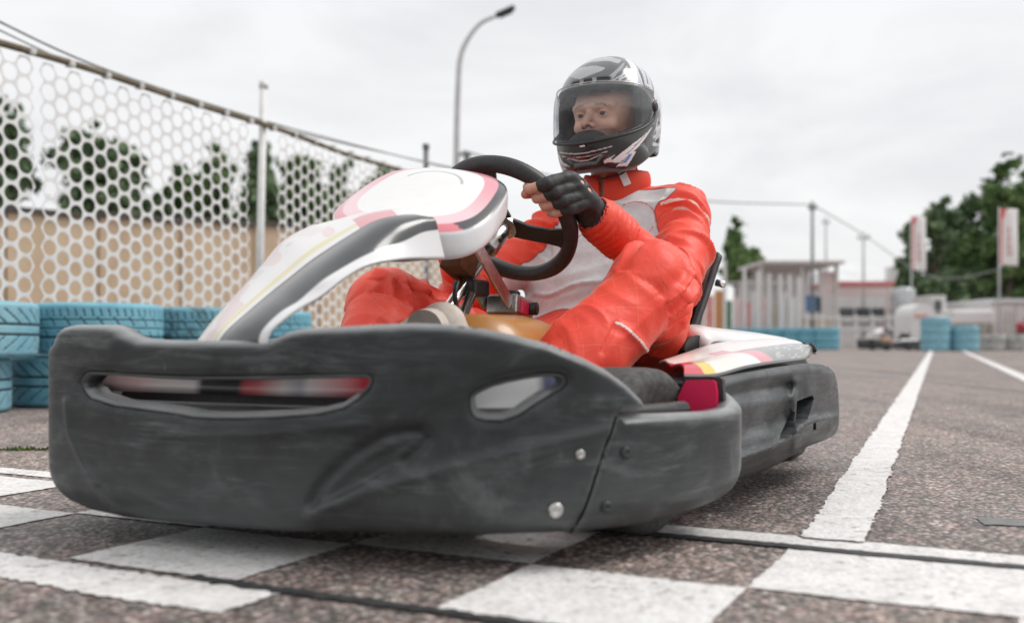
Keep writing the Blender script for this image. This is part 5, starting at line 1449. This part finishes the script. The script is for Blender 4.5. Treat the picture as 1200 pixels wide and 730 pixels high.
# tie strips seen along the rail
mb = MB()
for k in range(26): mb.box((-.5 + k * .22, 0, FTOP + .006), (.03, .042, .03), bev=.004)
tag(mb.build('rail_ties', M['net'], FEN), kind='stuff')
M['wire'] = simple('grey_cable', (.20, .20, .21), (.28, .28, .28), 9, .6)
def cable(name, pts, r, lab, n=40):
    o = MB().tube(catmull(pts, n), r, 6).build(name, M['wire'], None, smooth=True); return tag(o, lab, 'cable')
cable('overhead_cable', [W(-120, -40, 3.9), W(0, 26, 4.32), W(130, 84, 4.9), W(300, 139, 5.95), W(400, 166, 6.8), W(500, 191, 7.9), W(560, 205, 9)], .0055, 'upper grey cable strung above the white perforated fence')
cable('overhead_cable', [W(-120, -28, 3.95), W(0, 36, 4.36), W(130, 92, 4.95), W(300, 143, 6.0), W(400, 168, 6.85), W(500, 190, 7.95), W(560, 203, 9)], .004, 'lower thin grey cable strung just above the white perforated fence')

# tan wall behind the fence
M['tan'] = simple('tan_concrete', (.47, .35, .24), (.58, .45, .32), 1.6, .85, bmp=.2, bd=.01)
M['dark'] = simple('dark_coping', (.05, .045, .04), (.09, .08, .07), 5, .8)
def wall():
    a = W(-260, 398, 9.6)[:2]; b = W(560, 398, 16.0)[:2]; d = b - a; Ln = np.linalg.norm(d); rz = math.atan2(d[1], d[0])
    e = empty('wall', (a[0], a[1], 0), rz, 'long tan wall with a dark top edge behind the perforated fence', 'wall')
    nb = 9; w_ = Ln / nb
    for k in range(nb):
        h = 1.60 + (1.92 - 1.60) * (k + .5) / nb
        MB().box((w_ * (k + .5), 0, h / 2), (w_ - .02, .14, h), bev=.01).build('wall_panel', M['tan'], e)
        MB().box((w_ * (k + .5), 0, h + .03), (w_ - .004, .24, .06)).build('coping', M['dark'], e)
    MB().box((Ln * .64, -.12, .95), (.25, .1, .30), bev=.01).build('meter_box', M['darkpole'], e)
wall()

# ================================================================== trees
def leaf_mat(name, c1, c2, c3):
    m, t, b = base(name, c1, .6); a = t.nodes.new('ShaderNodeAttribute'); a.attribute_name = 'tone'
    t.links.new(ramp(t, a.outputs['Fac'], [(0, c1), (.5, c2), (1, c3)]), b.inputs['Base Color'])
    b.inputs['Specular IOR Level'].default_value = .25
    return m
M['leafd'] = leaf_mat('dark_foliage', (.06, .11, .06), (.13, .20, .10), (.24, .32, .18))
M['leafm'] = leaf_mat('mid_foliage', (.06, .125, .045), (.125, .21, .075), (.22, .31, .13))
M['bark'] = simple('bark', (.10, .08, .065), (.16, .13, .10), 12, .9)
def tree(name, x, y, blobs, lab, mat, nleaf=5200, ls=.16, trunk_r=.14, grp=None):
    """blobs: (dx, dy, z, rx, rz) clumps of the crown"""
    r = np.random.default_rng(abs(hash((round(x, 2), round(y, 2)))) % 2 ** 31 if False else int(abs(x * 1000 + y * 77)) % 2 ** 31)
    e = empty(name, (x, y, 0), 0, lab, 'tree', grp)
    top = max(b[2] for b in blobs)
    mb = MB(); mb.tube([(0, 0, -.05), (.03, .02, top * .35), (-.02, .03, top * .7), (.0, .0, top)], [trunk_r, trunk_r * .8, trunk_r * .5, trunk_r * .15], 8)
    for b in blobs:
        z0 = max(.25 * top, b[2] * .62); mb.tube([(0, 0, z0), (b[0] * .55, b[1] * .55, (z0 + b[2]) / 2 + .1), (b[0], b[1], b[2])], [trunk_r * .42, trunk_r * .26, trunk_r * .08], 6)
    mb.build('trunk', M['bark'], e, smooth=True)
    vol = np.array([b[3] ** 2 * b[4] for b in blobs]); vol = vol / vol.sum()
    V = []; T = []
    clumps = []
    for b, q in zip(blobs, vol):
        for _ in range(max(4, int(170 * q))):
            d = r.normal(size=3); d /= np.linalg.norm(d); rr = r.random() ** .40 * 1.12
            clumps.append((np.array([b[0], b[1], b[2]]) + d * rr * np.array([b[3], b[3], b[4]]), (.13 + .22 * r.random()), r.random()))
    per = max(6, nleaf // len(clumps))
    sc = np.mean([b[3] for b in blobs])
    for c, s, tn in clumps:
        P = c + r.normal(size=(per, 3)) * s * sc * np.array([.75, .75, .6])
        u = r.normal(size=(per, 3)); u /= np.linalg.norm(u, axis=1)[:, None]; v2 = np.cross(u, r.normal(size=(per, 3))); v2 /= np.linalg.norm(v2, axis=1)[:, None]
        l = ls * (.6 + .8 * r.random((per, 1)))
        Q = np.stack([P - u * l, P - v2 * l * .5, P + u * l, P + v2 * l * .5], 1).reshape(-1, 3); V.append(Q)
        T.append(np.repeat(np.clip(tn * .6 + r.random(per) * .5, 0, 1), 4))
    V = np.concatenate(V); T = np.concatenate(T)
    o = mk('crown', V, np.arange(len(V)).reshape(-1, 4), mat, e, None, False); set_f(o, T, 'tone')
    return e
def treep(px, D, ytop, wpx, lab, mat, kind='broad', ybot=300, seed=0, nleaf=13000, grp=None, name='tree'):
    """tree whose crown spans the given photo height at the distance D"""
    x = (px - CX) / FPX * D; zt = HC + (HY - ytop) / FPX * D; zb = max(.5, HC + (HY - ybot) / FPX * D); hw = wpx / 2 / FPX * D
    r = random.Random(seed + int(px)); bl = []
    H = zt - zb
    if kind == 'cone':
        for k in range(7):
            t = k / 6; bl.append((r.uniform(-.12, .12) * hw, r.uniform(-.2, .2) * hw, zb + H * (.12 + .78 * t), hw * (1 - .72 * t) * r.uniform(.85, 1.1), H * .13))
    else:
        for k in range(15):
            t = r.random(); w_ = hw * (1 - .55 * t ** 2); bl.append((r.uniform(-.75, .75) * w_, r.uniform(-.6, .6) * w_, zb + H * (.10 + .72 * t), hw * r.uniform(.24, .48), H * r.uniform(.10, .2)))
        bl.append((r.uniform(-.15, .15) * hw, 0, zt - H * .14, hw * .3, H * .14))
    return tree(name, x, D, bl, lab, mat, nleaf, ls=.0042 * D, trunk_r=.07 + .03 * H / 3, grp=grp)
GB = 'trees beyond the tan wall'
treep(4, 19, 122, 84, 'dark green tree at the left edge of the photo behind the net fence', M['leafd'], 'broad', 312, 1, grp=GB)
treep(104, 20, 140, 130, 'rounded dark tree behind the net fence, between the left edge and the pale post', M['leafd'], 'broad', 312, 2, grp=GB)
treep(158, 22, 176, 70, 'small dark tree at the right flank of the rounded tree behind the net fence', M['leafd'], 'broad', 312, 3, grp=GB)
treep(252, 22, 172, 86, 'green upright tree behind the net fence just left of the pale fence post', M['leafm'], 'broad', 312, 4, grp=GB)
treep(306, 21, 160, 62, 'tall dark tree seen through the gap between the net panels', M['leafd'], 'cone', 312, 5, grp=GB)
treep(350, 23, 178, 88, 'bushy green tree behind the net fence just right of the pale fence post', M['leafm'], 'broad', 312, 6, grp=GB)
treep(398, 24, 188, 90, 'mid green tree behind the net fence above the kart nose', M['leafm'], 'broad', 312, 7, grp=GB)
treep(446, 26, 196, 90, 'rightmost green tree behind the net fence next to the steering wheel', M['leafm'], 'broad', 312, 8, grp=GB)
GR = 'tall trees behind the flags on the right'
treep(1098, 46, 226, 96, 'tall dark tree behind the left flag, with pale gaps in its crown', M['leafd'], 'broad', 375, 11, 7000, grp=GR)
treep(1140, 48, 222, 96, 'dark tree between the two flags', M['leafd'], 'broad', 375, 12, 7000, grp=GR)
treep(1182, 44, 182, 110, 'tallest tree at the right edge of the photo behind the right flag', M['leafm'], 'broad', 375, 13, 9000, grp=GR)
treep(1215, 50, 195, 100, 'dark tree cut off by the right edge of the photo', M['leafd'], 'broad', 375, 14, 6000, grp=GR)
treep(1075, 52, 285, 60, 'low dark tree behind the white arch on the right', M['leafd'], 'broad', 380, 15, 4000, grp=GR)
treep(1160, 45, 300, 90, 'low bushy tree under the right flag', M['leafd'], 'broad', 388, 18, 6000, grp=GR)
treep(1110, 45, 315, 80, 'low bushy tree behind the white booth', M['leafd'], 'broad', 388, 19, 5000, grp=GR)
treep(215, 23, 196, 60, 'small loose green tree in the gap left of the upright tree behind the net', M['leafm'], 'broad', 312, 21, grp=GB)
treep(862, 40, 255, 30, 'slim green tree just right of the driver\'s shoulder', M['leafm'], 'cone', 330, 16, 2600)
treep(880, 42, 292, 40, 'low spreading green tree behind the white posts right of the driver', M['leafm'], 'broad', 335, 17, 2600)

# ================================================================== lamp, poles, wires
M['lampdark'] = simple('dark_lamp_head', (.03, .035, .035), (.05, .055, .05), 9, .5)
M['galv'] = simple('galvanised_steel', (.48, .49, .49), (.58, .58, .58), 6, .55)
def street_lamp():
    D = 22; b = W(535, 398, D); e = empty('street_lamp', (b[0], b[1], 0), 0, 'tall curved street lamp with a dark head above the steering wheel', 'street lamp')
    o_ = np.array([b[0], b[1], 0]); pts = [W(535, 398, D) * np.array([1, 1, 0]), W(535, 190, D), W(537, 100, D), W(540, 66, D), W(549, 45, D), W(563, 28, D), W(580, 19.5, D)]
    MB().tube([p - o_ for p in catmull(pts, 40)], np.interp(np.arange(40), [0, 16, 39], [.075, .06, .042]), 12).build('pole', M['galv'], e, smooth=True)
    p = W(592, 14, D) - o_
    h = MB().box((0, 0, 0), (.46, .20, .10), bev=.035).box((.0, 0, -.06), (.30, .15, .05), bev=.02).build('lamp_head', M['lampdark'], e); h.location = p; h.rotation_euler = (0, R(-24), 0)
    q = W(543, 181, D) - o_
    MB().box(tuple(q), (.34, .10, .06), bev=.01).box(tuple(q + np.array([.08, 0, -.16])), (.14, .12, .26), bev=.01).build('bracket', M['darkpole'], e)
street_lamp()
def pole(px, D, ytop, r, lab, arm=None, mat='darkpole'):
    b = W(px, 398, D); e = empty('utility_pole', (b[0], b[1], 0), 0, lab, 'pole')
    h = HC + (HY - ytop) / FPX * D
    MB().tube([(0, 0, 0), (0, 0, h)], [r * 1.15, r * .85], 10).build('pole', M[mat], e, smooth=True)
    mb = MB(); mb.box((0, 0, h - .25), (arm or .3, .08, .08), bev=.01)
    for sx in (-.4, .4): mb.lathe([(0, 0), (.04, 0), (.04, .1), (0, .12)], (sx * (arm or .3), 0, h - .21), 'z', 8)
    mb.build('crossarm', M[mat], e)
pole(952, 33, 236, .055, 'dark grey pole rising beside the flat-roofed building', .25)
pole(1012, 40, 272, .06, 'thin pale pole behind the red-edged roof', .5, 'galv')
pole(968, 44, 255, .06, 'faint thin pole between the dark pole and the red-edged roof', .3, 'galv')
cable('overhead_cable', [W(543, 177, 22), W(640, 205, 24), W(720, 222, 26.5), W(830, 236, 29.5), W(952, 240, 33)], .022, 'thin cable running from the street lamp to the dark grey pole')
cable('overhead_cable', [W(952, 240, 33), W(1012, 275, 40), W(1075, 318, 34), W(1120, 326, 30), W(1171, 316, 27)], .02, 'thin drooping cable between the thin pole and the right flag')

# ================================================================== far buildings and clutter on the right
def K2(x, D): return (x - CX) / FPX * D
def zz(y, D): return HC + (HY - y) / FPX * D
M['grey_c'] = simple('grey_render', (.56, .54, .52), (.66, .64, .62), 1.5, .85)
M['white_w'] = simple('white_wall', (.78, .76, .75), (.70, .68, .67), 1.2, .8)
M['pink_w'] = simple('pink_wall', (.72, .56, .54), (.78, .66, .64), 1.2, .8)
M['redtrim'] = simple('faded_red_trim', (.62, .14, .15), (.66, .22, .22), 2, .6)
M['glass'] = simple('dark_window_glass', (.06, .07, .08), (.10, .11, .12), 2, .15, bmp=.0)
M['roof'] = simple('pale_roof_sheet', (.70, .71, .72), (.62, .63, .64), 1, .6)
M['bluep'] = simple('blue_panel', (.05, .17, .36), (.07, .22, .42), 2, .6)
M['orange'] = simple('orange_panel', (.62, .28, .10), (.60, .33, .16), 2, .7)
M['pinkp'] = simple('pale_red_panel', (.66, .26, .24), (.72, .42, .38), 2, .7)
M['beige'] = simple('beige_panel', (.52, .46, .38), (.60, .55, .48), 1.6, .8)
M['silo'] = simple('silver_tank', (.40, .41, .42), (.55, .56, .56), 1, .35, .6)
M['greenp'] = simple('green_panel', (.10, .22, .12), (.14, .26, .16), 2, .8)
def bx(e, name, x0, x1, y0, y1, D, dep, m, front=0.0, o=(0, 0), bev=0.0, parent=None):
    X0, X1 = K2(x0, D), K2(x1, D); Z0, Z1 = zz(y1, D), zz(y0, D)
    return MB().box(((X0 + X1) / 2 - o[0], dep / 2 - front, (Z0 + Z1) / 2), (X1 - X0, dep, Z1 - Z0), bev=bev).build(name, m, parent or e)
def building(name, D, cx, lab, cat='building'):
    e = empty(name, (K2(cx, D), D, 0), 0, lab, cat); return e, (K2(cx, D), 0)
# flat-roofed grey canopy building
e, o = building('flat_roofed_building', 36, 940, 'grey flat-roofed open shelter behind the blue tyre wall')
bx(e, 'roof', 890, 986, 306, 310, 36, 5, M['grey_c'], .4, o, .02)
bx(e, 'back_wall', 892, 984, 310, 407, 36, .3, M['white_w'], -3.6, o)
for x in (893, 940, 962, 981): bx(e, 'column', x - 1.6, x + 1.6, 310, 407, 36, .16, M['grey_c'], 0, o)
bx(e, 'window', 950, 962, 345, 380, 36, .08, M['glass'], -3.4, o); bx(e, 'side_panel', 966, 980, 318, 345, 36, .06, M['pink_w'], -.2, o)
bx(e, 'blue_board', 944, 956, 346, 366, 36, .08, M['bluep'], .1, o); bx(e, 'dark_board', 956.5, 961, 348, 366, 36, .08, M['dark'], .1, o); bx(e, 'low_counter', 942, 972, 372, 398, 36, .4, M['beige'], .2, o)
# white building with red roof edge
e, o = building('white_building', 40, 1010, 'low white and pink building with a faded red roof edge behind the distant kart')
bx(e, 'wall', 977, 1044, 334, 408, 40, 6, M['white_w'], 0, o); bx(e, 'roof_edge', 974, 1047, 330, 334.5, 40, 6.3, M['redtrim'], .15, o); bx(e, 'upper_band', 979, 1042, 335, 346, 40, .06, M['pink_w'], .03, o)
for x0, x1 in ((984, 1000), (1003, 1019), (1022, 1036)):
    f = bx(e, 'window', x0, x1, 361, 380, 40, .08, M['dark'], .06, o); bx(e, 'pane', x0 + .8, x1 - .8, 362, 369, 40, .03, M['glass'], .085, o, 0, f); bx(e, 'pane', x0 + .8, x1 - .8, 371, 379, 40, .03, M['grey_c'], .085, o, 0, f)
bx(e, 'corner_post', 1040, 1045, 334, 408, 40, .1, M['pink_w'], .06, o)
# pale pitched hall behind
e, o = building('pale_hall', 58, 1020, 'large pale hall roof rising behind the red-edged building')
X0, X1 = K2(972, 58) - o[0], K2(1066, 58) - o[0]; za, zb_ = zz(330, 58), zz(304, 58)
MB().add([(X0, 0, za), (X1, 0, za), (X1, 7, za), (X0, 7, za), (X0 + 1, 3.5, zb_), (X1 - 1, 3.5, zb_)], [(0, 1, 5, 4), (2, 3, 4, 5), (1, 2, 5), (3, 0, 4)]).build('roof', M['roof'], e)
bx(e, 'wall', 974, 1064, 330, 404, 58, 6.8, M['white_w'], -.1, o)
bx(e, 'chimney', 1046, 1056, 312, 345, 57, .8, M['white_w'], .6, (K2(1020, 58), 0))
# silver tank
def silver_tank():
    D = 38; e = empty('storage_tank', (K2(1058, D), D, 0), 0, 'silver cylindrical tank right of the red-edged building', 'tank'); r = 14 / FPX * D; h = zz(338, D)
    fix(MB().lathe([(0, 0), (r, 0), (r, h * .97), (r * .9, h), (0, h * 1.03)], (0, 0, 0), 'z', 28).build('shell', M['silo'], e, smooth=True))
    for k in (.3, .65): MB().lathe([(r, h * k - .03), (r + .025, h * k - .03), (r + .025, h * k + .03), (r, h * k + .03)], (0, 0, 0), 'z', 28, True).build('hoop', M['galv'], e)
silver_tank()
# row of white posts with hoardings
e, o = building('hoarding_fence', 30, 880, 'faded hoarding fence with tall white posts behind the far blue tyres', 'fence')
for k, x in enumerate((849, 872, 888, 901, 914, 925, 936)): bx(e, 'post', x - 1.5, x + 1.5, (305, 313, 318, 321, 322, 322, 325)[k], 404, 30, .12, M['white_w'], .1, o)
cols_ = ['beige', 'pinkp', 'orange', 'greenp', 'pink_w', 'pinkp', 'white_w', 'pink_w', 'beige', 'white_w', 'white_w']
for k, x in enumerate(np.linspace(822, 930, 11)): bx(e, 'board', x - 5, x + 4.6, 352 - (k % 3) * 6 if k < 4 else 342 + (k % 3) * 6, 402, 30, .04, M[cols_[k]], -.12 - .01 * (k % 2), o)
bx(e, 'beam', 818, 940, 330, 332, 30, .05, M['grey_c'], -.06, o)
# guard rail in front of the white building
e, o = building('guard_rail', 31, 1010, 'white tube guard rail in front of the red-edged building', 'railing')
for y in (371, 384): bx(e, 'rail', 944, 1085, y, y + 2.0, 31, .06, M['white_pl'], 0, o)
for x in np.linspace(946, 1083, 8): bx(e, 'rail_post', x - 1, x + 1, 369, 408, 31, .05, M['white_pl'], -.07, o)
# white arch with a red patch, booth, tank trailers and low wall
def arch():
    D = 27; e = empty('white_arch', (K2(1082, D), D, 0), 0, 'white rounded pavilion with a red patch beside the stacked blue tyres', 'pavilion')
    w2 = 15 / FPX * D; h = zz(356, D); n = 18; V = []
    pr = [(-w2, 0)] + [(-w2 * math.cos(t), h * .72 + h * .28 * math.sin(t)) for t in np.linspace(0, math.pi, n)] + [(w2, 0)]
    V = [(x, 0, z) for x, z in pr] + [(x, 1.2, z) for x, z in pr]; m = len(pr)
    MB().add(V, [tuple(range(m)), tuple(range(2 * m - 1, m - 1, -1))] + [(k, k + m, (k + 1) % m + m, (k + 1) % m) for k in range(m)]).build('shell', M['white_w'], e)
    MB().box((-.06, -.02, h * .74), (.34, .03, .10), bev=.01).build('red_patch', M['pinkp'], e)
    bx(e, 'side_wing', 1096, 1112, 370, 405, D, .8, M['white_w'], -.1, (K2(1082, D), 0), .04)
arch()
e, o = building('booth', 33, 1098, 'small pale booth with a dark window above the stacked blue tyres', 'booth')
bx(e, 'wall', 1088, 1109, 346, 407, 33, 1.4, M['grey_c'], 0, o, .02); f = bx(e, 'window', 1092, 1105, 351, 365, 33, .08, M['white_w'], .05, o); bx(e, 'pane', 1094.5, 1102.5, 352, 364, 33, .04, M['glass'], .09, o, 0, f)
e, o = building('white_tent', 32, 1140, 'low white canopy between the booth and the right flag pole', 'canopy')
bx(e, 'canopy', 1116, 1166, 363, 380, 32, 3, M['white_w'], 0, o, .08); 
for x in (1118, 1129, 1141, 1153, 1164): bx(e, 'leg', x - 1.2, x + 1.2, 380, 408, 32, .1, M['beige'], 0, o)
bx(e, 'back_panel', 1117, 1165, 381, 406, 32, .1, M['beige'], -2.7, o)
e, o = building('white_shed', 33, 1185, 'white shed wall at the right edge behind the right flag pole', 'shed')
bx(e, 'wall', 1162, 1240, 354, 408, 33, 4, M['white_w'], 0, o); bx(e, 'roof', 1160, 1242, 350, 354.5, 33, 4.3, M['roof'], .15, o); bx(e, 'door', 1176, 1186, 364, 407, 33, .08, M['grey_c'], .05, o)
for x in (1170, 1190, 1206): bx(e, 'batten', x - .8, x + .8, 355, 407, 33, .06, M['grey_c'], .04, o)

# red parked car at the edge of the frame
def car():
    D = 29.5; e = empty('parked_car', (K2(1189, 31.2), D, 0), 0, 'dark red parked car cut off by the right edge of the photo', 'car')
    m = simple('dark_red_car_paint', (.30, .02, .03), (.34, .03, .04), 2, .3, coat=.6)
    low = [(.0, .32), (.02, .70), (.12, .88), (.9, .93), (2.75, .95), (3.65, .82), (3.85, .60), (3.85, .30)]
    def ext(poly, y0, y1, name, mm, par):
        n = len(poly); V = [(x, y0, z) for x, z in poly] + [(x, y1, z) for x, z in poly]
        o = fix(MB().add(V, [tuple(range(n)), tuple(range(2 * n - 1, n - 1, -1))] + [(k, (k + 1) % n, n + (k + 1) % n, n + k) for k in range(n)]).build(name, mm, par)); bv = o.modifiers.new('b', 'BEVEL'); bv.width = .05; bv.segments = 3; return o
    b_ = ext(low, 0, 1.66, 'body', m, e); ext([(.14, .88), (.42, 1.38), (.75, 1.47), (1.9, 1.45), (2.75, .94)], .12, 1.54, 'cabin', m, e)
    ext([(.34, .97), (.55, 1.33), (1.15, 1.37), (1.15, .97)], .09, .14, 'window', M['glass'], e); ext([(1.22, .97), (1.22, 1.37), (1.88, 1.36), (2.45, .97)], .09, .14, 'window', M['glass'], e)
    for x in (.72, 3.05):
        for y in (.08, 1.58):
            w_ = MB().lathe([(.18, -.1), (.29, -.1), (.31, -.06), (.31, .06), (.29, .1), (.18, .1)], (x, y, .31), 'y', 28).build('wheel', M['rubber'], e, smooth=True); fix(w_)
            MB().lathe([(0, -.09), (.19, -.10), (.19, .10), (0, .09)], (x, y, .31), 'y', 20).build('rim', M['galv'], w_)
    MB().box((.0, .18, .74), (.05, .22, .12), bev=.015).build('tail_light', M['crimson'], e); MB().box((.0, 1.48, .74), (.05, .22, .12), bev=.015).build('tail_light', M['crimson'], e)
    MB().box((1.95, .83, .45), (3.9, 1.7, .12), bev=.04).build('sill_trim', M['black'], e)
car()

# flags
def flag(px0, px1, y0, y1, D, ybase, lab):
    e = empty('flag', (K2(px0, D), D, 0), 0, lab, 'flag'); x0 = K2(px0, D); h = zz(y0 - 2, D)
    MB().tube([(0, 0, 0), (0, 0, h)], [.03, .02], 10).build('pole', M['galv'], e, smooth=True)
    wv = K2(px1, D) - x0; z0, z1 = zz(y1, D), zz(y0, D); nx, nz = 20, 26; V = []; C = []
    for j in range(nz + 1):
        for i in range(nx + 1):
            u, t = i / nx, j / nz; V.append((wv * u * (1 - .10 * (1 - t)), .05 * math.sin(u * 5 + t * 3) * u, z0 + (z1 - z0) * t - .05 * u * (1 - t)))
            c = (.82, .80, .79)
            if u < .16 or (t > .8 and u < .16 + (t - .8) * 1.1): c = (.66, .10, .09)
            C.append(c)
    o_ = mk('cloth', V, [(j * (nx + 1) + i, j * (nx + 1) + i + 1, (j + 1) * (nx + 1) + i + 1, (j + 1) * (nx + 1) + i) for j in range(nz) for i in range(nx)], M['flag'], e); set_col(o_, C)
    o_.modifiers.new('t', 'SOLIDIFY').thickness = .006
    mb = MB()
    for k in range(7):                                               # red lettering running up the cloth, too far to read
        zc = z0 + (z1 - z0) * (.20 + .075 * k); hh = (z1 - z0) * .055
        for u, ww in ((.44, .05), (.62, .05)): mb.box((wv * u, -.022, zc), (wv * ww, .012, hh))
        mb.box((wv * .53, -.022, zc + hh * (.3 if k % 2 else -.3)), (wv * .14, .012, hh * .3))
    tag(mb.build('lettering', M['redtrim'], e), kind='stuff')
M['flag'] = attr_mat('flag_cloth', .8, grime=.05)
flag(1068, 1086, 254, 316, 28, 400, 'left white and red flag on a pole in front of the dark trees')
flag(1171, 1194, 245, 310, 26, 400, 'right white and red flag on a tall pole near the photo edge')

# far tyre walls: low-poly tyres, every tyre its own object
t0 = tyre_mesh('tyre', M['bluetyre'], R0=.33, H=.205, NA=28, treaded=False); t1 = tyre_mesh('tyre', M['palebluetyre'], R0=.33, H=.205, NA=28, treaded=False); tW = tyre_mesh('tyre', M['whitetyre'], R0=.33, H=.205, NA=28, treaded=False)
GF = 'far wall of blue tyres behind the kart'
ORD = ['first', 'second', 'third', 'fourth', 'fifth', 'sixth', 'seventh', 'eighth', 'ninth', 'tenth']
for k in range(9):
    px = 816 + 19.2 * k; y = 31 - .40 * k
    for j in range(3):
        put_tyre(t0, K2(px, y), y, .206 * j, '%s blue tyre, %s column from the right end of the far tyre wall' % (('bottom', 'middle', 'top')[j], ORD[8 - k]), GF)
for k, px in enumerate((1096, 1130)):
    for j in range(4 if k == 0 else 3):
        lv = ('lowest', 'second lowest', 'second highest' if k == 0 else 'top', 'top')[j]
        put_tyre(t1, K2(px, 24.5), 24.5, .206 * j, '%s bright blue tyre of the %s stack beside the white pavilion' % (lv, ('taller left', 'shorter right')[k]), 'two stacks of bright blue tyres near the white pavilion', 1.04)
for k in range(2):
    for j in range(2): put_tyre(tW, K2(1163 + 27 * k, 25.5), 25.5, .206 * j, '%s dirty white tyre in the %s stack under the right flag' % (('lower', 'upper')[j], ('left', 'right')[k]), 'dirty white tyres along the right edge')

# distant kart, a copy of the near one with its parts
far = copy_tree(KART); far.location = (K2(1012, 26.5), 26.5, 0); far.rotation_euler = (0, 0, R(-80)); far.scale = (1.0, 1.0, 1.0)
tag(far, 'distant parked kart with white fairing in front of the red-edged building', 'go-kart')
